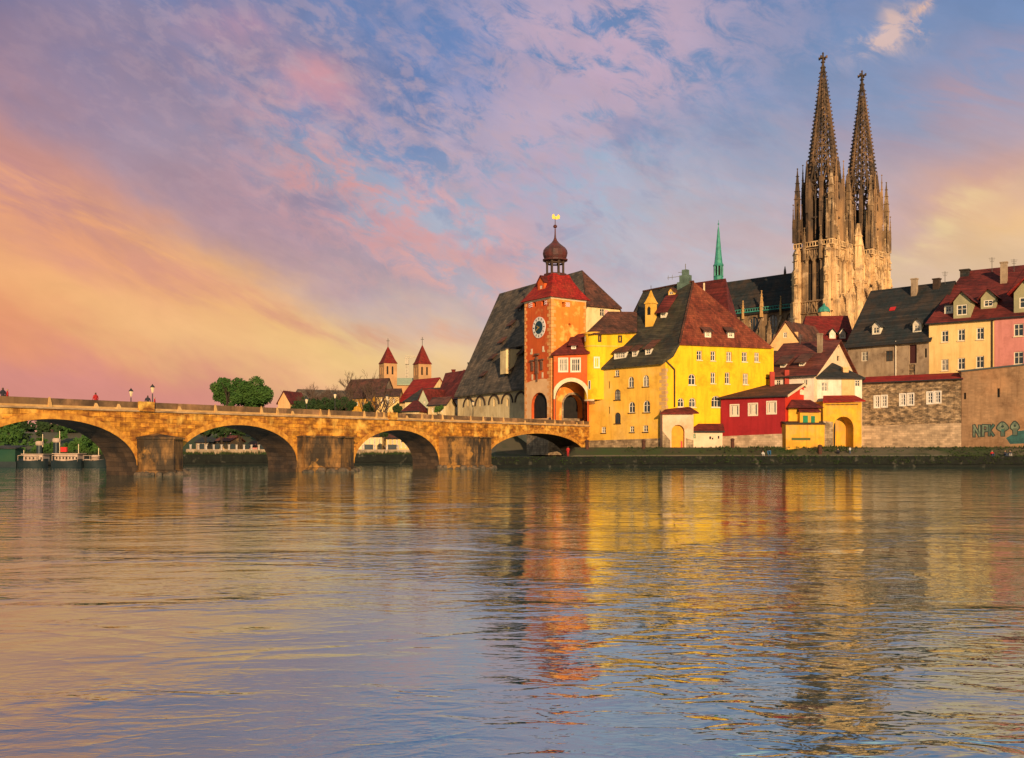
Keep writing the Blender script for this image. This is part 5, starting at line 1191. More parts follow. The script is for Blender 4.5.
mb.slab([p+nn*.15-dd*.6-up_*.5, p+nn*.15+dd*.6-up_*.5, p+nn*.15+dd*.6+up_*.5, p+nn*.15-dd*.6+up_*.5], .1); mb.build('red_skylight', m_hullred, gh['T'])
mb = MB(); F = gh['F']; u = F.u(896); mb.bar(F.pt(u, 5, .12), F.pt(u, gh['ze'], .12), .16, n=6); mb.build('rain_pipe', m_frame, gh['T'])
# straw yellow house
ch = house('straw_yellow_house', 'straw yellow house with maroon mansard roof and big gabled dormers', (929, 196), (994, 189), (929, 322.6), (970, 271), (25, 22), 5, m_creamyellow, r_maroon,
           wins=[(944.9, 336.4, 7, 11.4), (961.4, 335, 7.2, 11.6), (980.2, 333.6, 7.6, 12), (944.9, 365, 7.2, 11.4), (961.4, 363.8, 7.4, 11.6), (980, 362, 8, 12)], sill=m_trim, over=.5, fw=.16)
T = ch['T']; F = ch['F']
for px, py, w, h, rh_ in ((962, 318, 16, 17, 1.9), (988.4, 308.5, 14, 11, 1.7)): dormer(ch['plane'], F.d, px, py, w, h, T, mat('olive_cream_render', (.36, .32, .17), (.28, .25, .14)), r_maroon, 'gable', depth=5.5, roofh=rh_, flare=.6, fw=.2, winfrac=.62)
dormer(ch['plane'], F.d, 948.6, 313.5, 8, 9, T, m_frame, r_slate, 'shed', depth=4, rise=.6, flare=.2, fw=.2)
chimney(None, 965, 290, 269.5, 8, m_slate_ if False else r_slate, T, F.d, Y=206)
mb = MB(); mb.bar(F.pt(F.len-.3, 5, .12), F.pt(F.len-.3, ch['ze'], .12), .2, n=6); mb.build('rain_pipe', m_wood, T)
# pink house
pk = house('pink_house', 'pink rendered house with red roof at the right edge', (994.3, 189), (1075, 181), (994, 317), (1010, 268), (24, 21), 5, m_pink, r_maroon,
           wins=[(1018.6, 330, 9.6, 12.6), (1018.6, 358, 9.6, 12.6), (1046, 329, 9.6, 13), (1046, 357, 9.6, 13)], sill=m_trim, over=.5, fw=.16)
dormer(pk['plane'], pk['F'].d, 1026, 312, 22, 20, pk['T'], mat('olive_cream_render', (.36, .32, .17), (.28, .25, .14)), r_bright, 'gable', depth=6, roofh=2.6, flare=1.0, fw=.2, winfrac=.55)
# red roof behind the yellow house
bh = house('red_roof_house', 'maroon tiled roof showing between the yellow house ridge and the green spire', (686, 236), (728, 228), (728, 318), (700, 282.5), (5, 12), 8, m_beige, r_maroon, over=.4, hipR=2)
mb = MB(); p = P(704, 299, 229); mb.lathe((p.x, p.y), [(.28, p.z-2), (.22, CAMZ+(HY-283)/1000*229)], 5); mb.build('vent_pipe', m_trim, bh['T'])

# ------------------------------------------------------------------ cathedral
EX = Vector((.7071, .7071)); EY = Vector((-.7071, .7071))   # along the west front / along the nave
HW = 6.1
def cpt(c, x, y, z): q = c+EX*x+EY*y; return Vector((q.x, q.y, z))
def pinn(mb, p, w, z0, z1, n=4, rot=R(0), cap=True):
    """square shaft ending in a steep little spire with a knob"""
    h = z1-z0; zs = z0+h*.38
    mb.obox((p.x, p.y), EX, w, w, z0, zs); mb.obox((p.x, p.y), EX, w*1.25, w*1.25, zs, zs+w*.18)
    mb.obox((p.x, p.y), EX, w*1.05, w*1.05, zs+w*.18, z1-.3, .10)
    for k in (.25, .5, .72):
        zz_ = zs+(z1-zs)*k; mb.obox((p.x, p.y), EX, w*(1.35-k), w*(1.35-k), zz_, zz_+.18)
    mb.obox((p.x, p.y), EX, .34, .34, z1-.55, z1-.2)
cath = thing('cathedral', 'tall gothic cathedral with two openwork spires and long dark nave roof', 'cathedral', (*(G(842, 326)), 7.5))
def cath_tower(c, tip):
    ZB, ZS = 67.2, 88.5
    N_ = Fac(c+EX*-HW+EY*HW, c+EX*-HW-EY*HW); N_.n = -EX    # north face (left in view)
    W_ = Fac(c+EX*-HW-EY*HW, c+EX*HW-EY*HW); W_.n = -EY     # west face (right in view)
    Tn = MB(); hs = []
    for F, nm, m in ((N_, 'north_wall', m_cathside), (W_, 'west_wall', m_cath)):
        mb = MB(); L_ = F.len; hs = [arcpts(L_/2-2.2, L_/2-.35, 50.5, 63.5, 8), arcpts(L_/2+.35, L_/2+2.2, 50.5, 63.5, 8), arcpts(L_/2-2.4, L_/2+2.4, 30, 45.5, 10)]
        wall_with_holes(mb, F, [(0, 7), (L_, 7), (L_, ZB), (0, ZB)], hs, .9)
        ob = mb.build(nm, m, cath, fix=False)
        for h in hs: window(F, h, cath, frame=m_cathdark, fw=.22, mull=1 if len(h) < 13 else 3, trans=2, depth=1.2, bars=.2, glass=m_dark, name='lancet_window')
        # blind tracery: shafts and small arches proud of the wall
        mb = MB()
        for zlo, zhi, us in ((46.8, 50, [i*.8 for i in range(2, 13)]), (64.0, 66.6, [i*.8 for i in range(2, 13)]), (51.5, 64, (1.6, 2.5, L_-2.5, L_-1.6)), (30, 46, (1.6, 2.3, L_-2.3, L_-1.6))):
            for u in us: mb.bar(F.pt(u, zlo, .12), F.pt(u, zhi, .12), .24)
        for z_ in (29, 46.4, 50, 66.4):
            a = [F.pt(-.2, z_-.3, 0), F.pt(-.2, z_, .55), F.pt(-.2, z_+.25, .5), F.pt(-.2, z_+.3, 0)]; b = [F.pt(L_+.2, z_-.3, 0), F.pt(L_+.2, z_, .55), F.pt(L_+.2, z_+.25, .5), F.pt(L_+.2, z_+.3, 0)]; mb.quadstrip(a, b)
        # steep gablets over the windows
        for uc, w_, z_ in ((L_/2-1.28, 1.3, 62.6), (L_/2+1.28, 1.3, 62.6), (L_/2, 2.9, 44)):
            mb.bar(F.pt(uc-w_, z_, .35), F.pt(uc, z_+w_*2.0, .35), .3); mb.bar(F.pt(uc+w_, z_, .35), F.pt(uc, z_+w_*2.0, .35), .3)
        mb.build('tracery', m, cath)
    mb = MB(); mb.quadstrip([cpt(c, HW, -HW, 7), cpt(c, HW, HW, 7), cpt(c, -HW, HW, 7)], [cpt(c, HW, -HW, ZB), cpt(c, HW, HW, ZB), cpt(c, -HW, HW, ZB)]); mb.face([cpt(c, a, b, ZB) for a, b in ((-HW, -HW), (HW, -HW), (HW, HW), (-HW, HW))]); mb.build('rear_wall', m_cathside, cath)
    # stepped corner buttresses
    for sx in (-1, 1):
        for sy in (-1, 1):
            for ax in (0, 1):
                if (sx, sy) == (1, 1): continue
                mb = MB(); z = 7
                for zt_, pr in ((34, 2.5), (50, 2.0), (60, 1.5), (66, 1.0)):
                    if ax == 0: cx0, cy0, sxx, syy = sx*(HW-1.0), sy*(HW+pr/2), 1.7, pr
                    else: cx0, cy0, sxx, syy = sx*(HW+pr/2), sy*(HW-1.0), pr, 1.7
                    p = cpt(c, cx0, cy0, 0); mb.obox((p.x, p.y), EX, sxx, syy, z, zt_)
                    # sloped set-off and gablet
                    p2 = p; mb.obox((p2.x, p2.y), EX, sxx*1.12, syy*1.05, zt_-.25, zt_+.15); mb.obox((p2.x, p2.y), EX, sxx*.98, syy*.98, zt_+.15, zt_+1.5, .35)
                    # panel shafts and canopied niche on the outer face
                    od = (0, sy) if ax == 0 else (sx, 0)
                    for k in (-.55, 0, .55):
                        q = cpt(c, cx0+(k if ax == 0 else sx*pr/2), cy0+(k if ax == 1 else sy*pr/2), 0); mb.bar((q.x, q.y, z+1.5), (q.x, q.y, zt_-1.2), .16)
                    q = cpt(c, cx0+(0 if ax == 0 else sx*(pr/2+.15)), cy0+(0 if ax == 1 else sy*(pr/2+.15)), 0)
                    zn = z+(zt_-z)*.55; mb.obox((q.x, q.y), EX, .9, .9, zn, zn+.35); mb.obox((q.x, q.y), EX, .45, .45, zn+.35, zn+1.9); mb.obox((q.x, q.y), EX, .95, .95, zn+2.1, zn+3.6, .1)
                    z = zt_
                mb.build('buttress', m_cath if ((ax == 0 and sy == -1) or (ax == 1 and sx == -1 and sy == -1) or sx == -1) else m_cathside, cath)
    # balustrade
    mb = MB()
    for a, b in (((-HW-.5, HW+.5), (-HW-.5, -HW-.5)), ((-HW-.5, -HW-.5), (HW+.5, -HW-.5)), ((HW+.5, -HW-.5), (HW+.5, HW+.5))):
        mb.bar(cpt(c, *a, ZB+1.5), cpt(c, *b, ZB+1.5), .3); mb.bar(cpt(c, *a, ZB+.1), cpt(c, *b, ZB+.1), .3)
        for i in range(15): k = i/14; x = a[0]+(b[0]-a[0])*k; y = a[1]+(b[1]-a[1])*k; mb.bar(cpt(c, x, y, ZB), cpt(c, x, y, ZB+1.5), .18)
    mb.build('balustrade', m_cath, cath)
    # octagon with tall open lancets
    r0 = 5.3; oc = lambda r, z, k, off=.5: Vector((c.x+r*math.cos(R(45)+math.pi/4*(k+off)), c.y+r*math.sin(R(45)+math.pi/4*(k+off)), z))
    for k in range(8):
        mb = MB(); p = oc(r0, 0, k); mb.obox((p.x, p.y), (math.cos(R(45)+math.pi/4*(k+.5)), math.sin(R(45)+math.pi/4*(k+.5))), 1.9, 1.25, ZB, ZS+.5)
        q = oc(r0+.9, 0, k); pinn(mb, q, .75, ZB+11, ZS+6.5)
        mb.build('octagon_pier', m_cathdark if k not in (5, 6, 7) else mat('sunlit_brown_cathedral_stone_%d' % k, (.44, .25, .11), (.16, .10, .06), scale=.35, stretch=(1, 1, .3)), cath)  # right-facing piers get a browner copy with sunlight painted in
    mb = MB()
    for k in range(8):
        a, b = oc(r0, 0, k-1), oc(r0, 0, k); m_ = (a+b)/2; dd = (b-a).normalized(); wv_ = (b-a).length/2-.5
        for u in (0,): mb.bar(m_+Vector((0, 0, ZB)), m_+Vector((0, 0, ZS-3.5)), .34)
        for zz_ in (ZB+1.6, ZB+9.5, ZS-.2): mb.bar(a+Vector((0, 0, zz_)), b+Vector((0, 0, zz_)), .5 if zz_ > ZB+2 else .9)
        # two pointed heads and a wheel above, gable over all
        for s_ in (-1, 1):
            ctr = m_+dd*(s_*wv_/2); 
            for t_ in (-1, 1): mb.bar(ctr+dd*(t_*wv_/2)+Vector((0, 0, ZS-6)), ctr+Vector((0, 0, ZS-3.6)), .3)
        for i in range(8):
            a1, a2 = math.pi/4*i, math.pi/4*(i+1); mb.bar(m_+dd*(math.cos(a1)*.95)+Vector((0, 0, ZS-2.3+math.sin(a1)*.95)), m_+dd*(math.cos(a2)*.95)+Vector((0, 0, ZS-2.3+math.sin(a2)*.95)), .25)
        out_ = (m_-Vector((c.x, c.y, 0))).normalized()*.35
        for s_ in (-1, 1):
            mb.bar(m_+out_+dd*(s_*(wv_+.2))+Vector((0, 0, ZS-1.2)), m_+out_+Vector((0, 0, ZS+5.2)), .36)
        mb.bar(m_+out_+Vector((0, 0, ZS-.5)), m_+out_+Vector((0, 0, ZS+6.6)), .22)
    mb.build('octagon_tracery', m_cathdark, cath)
    mb = MB(); mb.lathe((c.x, c.y), [(2.1, ZB), (2.1, ZS-5)], 8); mb.build('dark_stair_core', m_dark, cath)  # dark stair core, added so the open lancets look dark inside
    # corner stair turrets with tall pinnacles
    for i, (x, y) in enumerate(((-1, -1), (1, -1), (-1, 1), (1, 1))):
        mb = MB(); p = cpt(c, x*(HW-.35), y*(HW-.35), 0)
        mb.obox((p.x, p.y), EX, 1.7, 1.7, ZB, ZB+9.5); pinn(mb, p, 1.35, ZB+9.5, ZB+26)
        for ddx, ddy in ((-1, -1), (1, -1), (-1, 1), (1, 1)):
            q = cpt(c, x*(HW-.35)+ddx*.95, y*(HW-.35)+ddy*.95, 0); pinn(mb, q, .5, ZB+2, ZB+14.5)
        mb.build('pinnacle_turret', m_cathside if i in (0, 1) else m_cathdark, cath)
    for k in (-.5, .5):
        for F in (N_, W_):
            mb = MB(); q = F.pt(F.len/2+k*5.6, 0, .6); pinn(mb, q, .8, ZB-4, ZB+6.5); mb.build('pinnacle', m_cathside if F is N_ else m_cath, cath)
    # openwork spire
    z0, z1, ra, rb = ZS, tip-5.2, 5.0, .45
    rad = lambda z: ra+(rb-ra)*(z-z0)/(z1-z0)
    for k in range(8):
        mb = MB(); mb.bar(oc(ra, z0, k), oc(rb, z1, k), .62, .30)
        z = z0+1.0
        while z < z1-1:
            p = oc(rad(z)+.42, z, k); s_ = .42-.18*(z-z0)/(z1-z0); mb.obox((p.x, p.y), EX, s_*1.3, s_*1.3, z, z+s_*1.3, .6); z += 1.25
        mb.build('spire_rib', m_cathdark, cath)
    mb = MB(); z = z0; n_ = 15
    for i in range(n_):
        za = z0+(z1-z0)*(1-(1-i/n_)**1.12); zb2 = z0+(z1-z0)*(1-(1-(i+1)/n_)**1.12)
        for k in range(8):
            A1, A2, B1, B2 = oc(rad(za), za, k), oc(rad(za), za, k+1), oc(rad(zb2), zb2, k), oc(rad(zb2), zb2, k+1); t_ = .32-.10*i/n_
            mb.bar(A1, A2, t_*1.2); ma_, mb_ = (A1+A2)/2, (B1+B2)/2
            if i < 13:
                mb.bar(ma_, mb_, t_*1.0); mb.bar(A1, mb_, t_*.85); mb.bar(A2, mb_, t_*.85)
                mb.bar((A1+B1)/2, ma_, t_*.7); mb.bar((A2+B2)/2, ma_, t_*.7)
    mb.build('spire_tracery', m_cathdark, cath)
    mb = MB(); mb.lathe((c.x, c.y), [(.5, z1-.3), (.95, z1+.2), (.5, z1+.7), (.35, z1+1.6), (.75, z1+1.9), (.4, z1+2.3), (.25, tip-.8), (.34, tip-.4), (.05, tip)], 8)
    for d_ in (EX, EY):
        for s_ in (-1, 1):
            a = Vector((c.x, c.y, z1+3.3)); b = a+Vector((*(d_*s_*1.25), 0)); mb.bar(a, b, .38); mb.bar(b-Vector((0, 0, .35)), b+Vector((0, 0, .45)), .45)
    mb.build('finial_cross', m_cathdark, cath)
cL = Vector((98.9, 318)); cR = Vector((116.9, 334))
cath_tower(cL, CAMZ+402/1000*318); cath_tower(cR, CAMZ+384/1000*334)
# west front between the towers
a = cpt(cL, HW, -HW+1.2, 0); b = cpt(cR, -HW, -HW+1.2, 0); FWst = Fac(a, b)
mb = MB(); Lw = FWst.len; hs = [arcpts(Lw/2-2.6, Lw/2+2.6, 36, 54, 12)]
wall_with_holes(mb, FWst, [(0, 7), (Lw, 7), (Lw, 60), (Lw/2, 76), (0, 60)], hs, 1.0); mb.build('west_front', m_cath, cath, fix=False)
window(FWst, hs[0], cath, frame=m_cathdark, fw=.25, mull=3, trans=3, depth=1.3, bars=.22, glass=m_dark, name='great_window')
mb = MB()
for s_ in (0, Lw): mb.bar(FWst.pt(s_, 60, .3), FWst.pt(Lw/2, 76.4, .3), .55)
for i in range(1, 9): u = Lw*i/9; zt_ = 60+16*(1-abs(u-Lw/2)/(Lw/2)); mb.bar(FWst.pt(u, 56.5, .2), FWst.pt(u, zt_, .2), .26)
mb.bar(FWst.pt(0, 56.3, .3), FWst.pt(Lw, 56.3, .3), .5); mb.build('front_tracery', m_cath, cath)
q = G(857.5, 319.5)
mb = MB(); zq = CAMZ+(HY-247)/1000*319; mb.lathe(q, [(1.55, 7), (1.55, zq), (1.85, zq+.3), (1.85, zq+.7)], 8); mb.lathe(q, [(1.5, zq+.7), (1.5, zq+3.2), (1.75, zq+3.4), (.9, zq+4.6), (.1, zq+5)], 8)
for z_ in range(12, int(zq), 7): mb.lathe(q, [(1.7, z_), (1.75, z_+.3), (1.7, z_+.6)], 8)
mb.build('stair_turret', m_cath, cath)
# lower porch masses in front of the west front, stepping down to the right
for k, (px, py, w) in enumerate(((846, 296, 5.5), (856, 285, 4.5), (867, 291, 5.2), (878, 283, 4.0))):
    q = G(px, 312+k*3.2); zt_ = CAMZ+(HY-py)/1000*q.y; mb = MB(); mb.obox(q, EX, w*.72, 3, 7, zt_-3); mb.face([cpt(q, -w*.36, -1.5, zt_-3), cpt(q, w*.36, -1.5, zt_-3), cpt(q, 0, -1.5, zt_+1)]); mb.face([cpt(q, -w*.36, 1.5, zt_-3), cpt(q, w*.36, 1.5, zt_-3), cpt(q, 0, 1.5, zt_+1)])
    mb.quadstrip([cpt(q, -w*.36, -1.5, zt_-3), cpt(q, 0, -1.5, zt_+1), cpt(q, w*.36, -1.5, zt_-3)], [cpt(q, -w*.36, 1.5, zt_-3), cpt(q, 0, 1.5, zt_+1), cpt(q, w*.36, 1.5, zt_-3)])
    for u in (-.28, 0, .28): mb.bar(cpt(q, u*w, -1.55, 20), cpt(q, u*w, -1.55, zt_-3.2), .22)
    pinn(mb, cpt(q, -w*.36, -1.5, 0), .6, zt_-5, zt_+1.5); pinn(mb, cpt(q, w*.36, -1.5, 0), .6, zt_-5, zt_+1.5)
    mb.build('porch_gable', m_cath, cath)
# nave
c0_ = (cL+cR)/2; zN, zRd, hw = 50.4, 63.6, 8.0
npt = lambda s_, o, z: Vector((c0_.x+EY.x*s_-EX.x*o, c0_.y+EY.y*s_-EX.y*o, z))
FNv = Fac(npt(62, hw, 0), npt(5, hw, 0)); FNv.n = -EX
mb = MB(); hs = []; L_ = FNv.len
bays = [L_-9-i*7.2 for i in range(7)]
for u in bays: hs.append(arcpts(u-1.9, u+1.9, 38, 49, 10))
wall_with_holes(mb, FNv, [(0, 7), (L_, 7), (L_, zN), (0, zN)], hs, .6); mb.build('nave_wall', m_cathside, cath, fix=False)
for h in hs: window(FNv, h, cath, frame=m_cathside, fw=.2, mull=2, trans=1, depth=.8, bars=.2, name='clerestory_window')
mb = MB(); mb.slab([npt(2, hw+.6, zN-.4), npt(62, hw+.6, zN-.4), npt(62, 0, zRd), npt(2, 0, zRd)], .4); mb.slab([npt(2, -hw-.6, zN-.4), npt(62, -hw-.6, zN-.4), npt(62, 0, zRd), npt(2, 0, zRd)], .4); mb.build('nave_roof', r_slate, cath)
mb = MB(); mb.face([npt(62, hw, 7), npt(62, -hw, 7), npt(62, -hw, zN), npt(62, 0, zRd), npt(62, hw, zN)]); mb.build('end_wall', m_cathside, cath)
mb = MB()
mb.bar(npt(4, hw+.7, zN+.2), npt(62, hw+.7, zN+.2), .35); mb.bar(npt(4, hw+.7, zN+1.3), npt(62, hw+.7, zN+1.3), .2)
for i in range(60): mb.bar(npt(4+i*.97, hw+.7, zN+.2), npt(4+i*.97, hw+.7, zN+1.3), .14)
mb.build('parapet', m_copper, cath)
mb = MB(); mb.slab([npt(4, hw+8, 29), npt(62, hw+8, 29), npt(62, hw, 37), npt(4, hw, 37)], .4); mb.build('aisle_roof', r_slate, cath)
FAi = Fac(npt(62, hw+8, 0), npt(4, hw+8, 0)); FAi.n = -EX; hs = []; mb = MB()
for u in bays: hs.append(arcpts(u-2.2, u+2.2, 15, 28, 10))
wall_with_holes(mb, FAi, [(0, 7), (FAi.len, 7), (FAi.len, 30), (0, 30)], hs, .6); mb.build('aisle_wall', m_cathside, cath, fix=False)
for h in hs: window(FAi, h, cath, frame=m_cathside, fw=.2, mull=2, trans=1, depth=.8, bars=.2, name='aisle_window')
for i, u in enumerate([L_-5.4-k*7.2 for k in range(8)]):
    s_ = 62-u; mb = MB(); p = npt(s_, hw+8, 0); mb.obox((p.x, p.y), EX, 2.6, 1.3, 7, 38); pinn(mb, p, 1.1, 38, 47)
    for k in range(6):
        t0, t1 = k/6, (k+1)/6; f = lambda t: npt(s_, hw+7*(1-t), 36+12*t-2.5*math.sin(math.pi*t)*-.3); mb.bar(f(t0), f(t1), .7)
    mb.build('flying_buttress', m_cathside, cath)
    mb = MB(); pinn(mb, npt(s_, hw+.7, 0), .62 if i % 2 else .85, zN-2, zN+(4.5 if i % 2 else 7.2)); mb.build('nave_pinnacle', m_post, cath)
mb = MB(); p = npt(21, 0, 0); mb.lathe((p.x, p.y), [(.5, zRd-.5), (.4, zRd+1), (.1, zRd+2.6)], 6); mb.build('ridge_turret', m_cathdark, cath)
# green copper ridge spire
p = npt(47.6, 0, 0); yy = p.y; zf = lambda py: CAMZ+(HY-py)/1000*yy
mb = MB(); mb.lathe((p.x, p.y), [(1.75, zf(289)), (1.75, zf(277)), (1.9, zf(276.5)), (1.6, zf(276))], 8, R(22)); fl = mb.build('ridge_spire_base', m_copper, cath)
for k in range(8):
    a_ = R(22)+math.pi/4*k; x, y = p.x+1.5*math.cos(a_), p.y+1.5*math.sin(a_); mb = MB(); mb.bar((x, y, zf(276.4)), (x, y, zf(266)), .42); mb.build('spire_post', m_copper, fl)
mb = MB(); mb.lathe((p.x, p.y), [(1.0, zf(276.4)), (1.0, zf(266))], 8, R(22)); mb.build('spire_core', m_dark, fl)
mb = MB(); mb.lathe((p.x, p.y), [(1.75, zf(266.4)), (1.95, zf(265.4)), (1.5, zf(263.5)), (1.15, zf(255)), (.3, zf(229)), (.12, zf(227))], 8, R(22)); mb.build('ridge_spire', m_copper, fl)
mb = MB(); mb.lathe((p.x, p.y), [(.09, zf(228)), (.09, zf(225)), (.34, zf(224)), (.09, zf(223)), (.05, zf(220))], 6); mb.build('finial', m_copper, fl)

# ------------------------------------------------------------------ twin towered church in the distance
YT = 560
chn = thing('twin_tower_church', 'distant church with two square stone towers under pointed red roofs', 'church', (*G(405, YT), 7.5))
al2 = R(28); ex2 = Vector((math.cos(al2), math.sin(al2))); ey2 = Vector((-ex2.y, ex2.x))
m_romstone = mat('pale_tower_stone', (.54, .30, .13), (.36, .20, .09), scale=.15); zf = lambda py: CAMZ+(HY-py)/1000*YT
for px, pyr, pyt in ((388, 346, 363.8), (422.3, 344.5, 364.5)):
    c = G(px, YT); w = 3.85; cs = [c-ex2*w-ey2*w, c+ex2*w-ey2*w, c+ex2*w+ey2*w, c-ex2*w+ey2*w]
    Fr, Fl = Fac(cs[0], cs[1]), Fac(cs[3], cs[0]); mb = MB(); z1 = zf(pyt)
    hr = [arcpts(u-.55, u+.55, z1-6.2, z1-1.6, 6) for u in (2.1, 5.1)]; hl = [arcpts(u-.5, u+.5, z1-6.2, z1-1.6, 6) for u in (2.2, 5.0)]
    wall_with_holes(mb, Fr, [(0, 7), (Fr.len, 7), (Fr.len, z1), (0, z1)], hr, .8); wall_with_holes(mb, Fl, [(0, 7), (Fl.len, 7), (Fl.len, z1), (0, z1)], hl, .8)
    mb.face([(*cs[1], 7), (*cs[2], 7), (*cs[2], z1), (*cs[1], z1)]); mb.face([(*cs[2], 7), (*cs[3], 7), (*cs[3], z1), (*cs[2], z1)])
    tw = mb.build('church_tower', m_romstone, chn, fix=False)
    for F, hh in ((Fr, hr), (Fl, hl)):
        for h in hh: mb = MB(); mb.face([F.pt(*q, -.7) for q in h]); mb.build('belfry_window', m_dark, tw)
    mb = MB(); e4 = [Vector((*(c+(q-c)*1.10), z1)) for q in cs]; ap_ = Vector((*c, zf(pyr)))
    mb.face(e4)
    m4 = [Vector((*(c+(q-c)*.86), z1+1.6)) for q in cs]; mb.quadstrip(e4, m4, True)
    for i in range(4): mb.face([m4[i], m4[(i+1) % 4], ap_])
    mb.build('tower_roof', r_crimson, tw)
    mb = MB(); mb.bar(ap_-Vector((0, 0, .4)), ap_+Vector((0, 0, 4.2)), .3); mb.bar(ap_+Vector((-.9, 0, 2.9)), ap_+Vector((.9, 0, 2.9)), .25); mb.build('tower_cross', m_darkmetal, tw)
mb = MB(); a, b = G(394, YT+3), G(418, YT+3); z0, z1 = zf(384), zf(376.5)
mb.slab([(*a, z0), (*b, z0), (b.x, b.y+8, z1), (a.x, a.y+8, z1)], .4); mb.slab([(a.x, a.y+16, z0), (b.x, b.y+16, z0), (b.x, b.y+8, z1), (a.x, a.y+8, z1)], .4); mb.build('nave_roof', mat('pale_green_copper', (.38, .44, .30), (.30, .36, .24), scale=.4), chn)
mb = MB(); mb.obox((a+b)/2+Vector((0, 8)), (1, 0), (b-a).length, 14, 7, z0); mb.build('nave_wall', m_romstone, chn)
# tower crane behind
cr_ = thing('tower_crane', 'pale tower crane rising between the two red church roofs', 'crane', (*G(407, 620), 7.5)); q = G(407.2, 620); zf = lambda py: CAMZ+(HY-py)/1000*620
mb = MB(); m_crane = mat('pale_crane_paint', (.55, .48, .36), (.45, .38, .28))
hwc = .8; zt_ = zf(358)
for sx in (-1, 1):
    for sy in (-1, 1): mb.bar((q.x+sx*hwc, q.y+sy*hwc, 7), (q.x+sx*hwc, q.y+sy*hwc, zt_), .4)
z = 7
while z < zt_-2: mb.bar((q.x-hwc, q.y-hwc, z), (q.x+hwc, q.y-hwc, z+2), .28); mb.bar((q.x+hwc, q.y-hwc, z), (q.x-hwc, q.y-hwc, z+2), .28); z += 2
mb.build('mast', m_crane, cr_)
mb = MB(); j0 = Vector((q.x-1.5, q.y, zt_)); j1 = Vector((q.x+9, q.y-2, zt_+.6)); mb.bar(j0, j1, .5); mb.bar(j0+Vector((0, 0, 1.6)), j1, .4); 
for i in range(8): a = j0.lerp(j1, i/8); mb.bar(a, (j0+Vector((0, 0, 1.6))).lerp(j1, (i+.5)/8), .22)
mb.build('jib', m_crane, cr_); mb = MB(); mb.obox((q.x, q.y-1), (1, 0), 2.2, 2, zt_-4, zt_-1.2); mb.build('cab', m_crane, cr_)

# ------------------------------------------------------------------ old town left of the great hall
W_ = dict(fw=.22, bars=.18)
house('maroon_roof_house', 'maroon roofed house with chimneys left of the great hall', (437, 262), (462, 250), (446, 398), (462, 371), (4, 12), 6, m_whitewall, r_maroon, wins=[(451, 404, 1.6, 6), (455.5, 404, 1.6, 6)], over=.5, **W_)
hm = house('maroon_gable_house', 'small maroon roofed house with two dark dormers beside the cream hall', (428, 246), (446, 242), (430, 405), (440, 397.5), (2, 7), 6, m_cream, r_brown, wins=[(432.5, 410, 2, 4.5), (442, 410, 2, 4.5)], over=.3, **W_)
h6 = house('tall_chimney_house', 'dark red roofed house with tall chimneys tucked behind the hall roof', (440, 285), (476, 275), (450, 391), (470, 371), (5, 16), 6, m_beige, r_maroon, over=.4)
for px, pt_, pb, m in ((453.5, 369.5, 380, r_maroon), (465.5, 369.8, 378, r_maroon), (469.5, 362.5, 376, r_slate)): chimney(None, px, pb, pt_, 3.6, m, h6['T'], Y=282)
house('red_roof_cottage', 'house with steep bright red roof below the right church tower', (398, 300), (424, 290), (400, 402), (415, 380), (8, 14), 6, m_cream, r_bright, over=.3)
house('dark_roof_cottage', 'gabled house with blue black roof and one skylight in front of the bright red roof', (405, 270), (422, 268), (406, 401), (424, 388.5), (9, 9), 6, m_cream, r_slate, over=.3)
house('pale_gable_house', 'pale narrow gabled house between dark and brown roofs', (416, 256), (431, 254), (417, 406), (424.5, 388.5), (7, 9), 6, mat('pale_green_render', (.50, .50, .32), (.4, .4, .26)), r_maroon, wins=[(424.5, 402, 2, 2.5)], frontgable=True, over=.25, **W_)
house('maroon_lean_to', 'low house with purple red hipped roof just above the bridge parapet', (402, 246), (419, 243), (403, 411), (411, 401), (2, 8), 6, m_cream, r_maroon, hipL=2, hipR=2, over=.3)
house('yellow_town_house', 'yellow rendered house half hidden by a bare tree', (376, 300), (399, 298), (378, 396), (388, 389), (0, 10), 6, m_creamyellow, r_brown, wins=[(382, 401, 2, 5), (388, 401, 2, 5), (394, 401, 2, 5)], over=.3, **W_)
house('orange_town_house', 'low golden house behind bare branches left of the church', (352, 310), (372, 306), (354, 398), (362, 388), (3, 13), 6, m_arched, r_brown, wins=[(357, 404, 2, 4), (363, 404, 2, 4), (368.5, 404, 2, 4)], over=.3, **W_)
house('dark_ridge_house', 'long brown roofed house behind bare trees above the second pier', (343, 335), (381, 328), (345, 396), (360, 379.5), (3, 16), 7, m_greybrown, r_brown, over=.4)
house('long_roof_building', 'long low building with weathered grey roof right of the green tree', (290, 310), (342, 318), (292, 402), (300, 389.5), (2, 16), 7, m_greybrown, r_grey, over=.4)
house('red_gable_house', 'small house with red roof and pale verge next to the green tree', (278, 292), (290, 290), (279, 402), (284, 391), (3, 9), 7, m_beige, r_maroon, frontgable=True, over=.4)

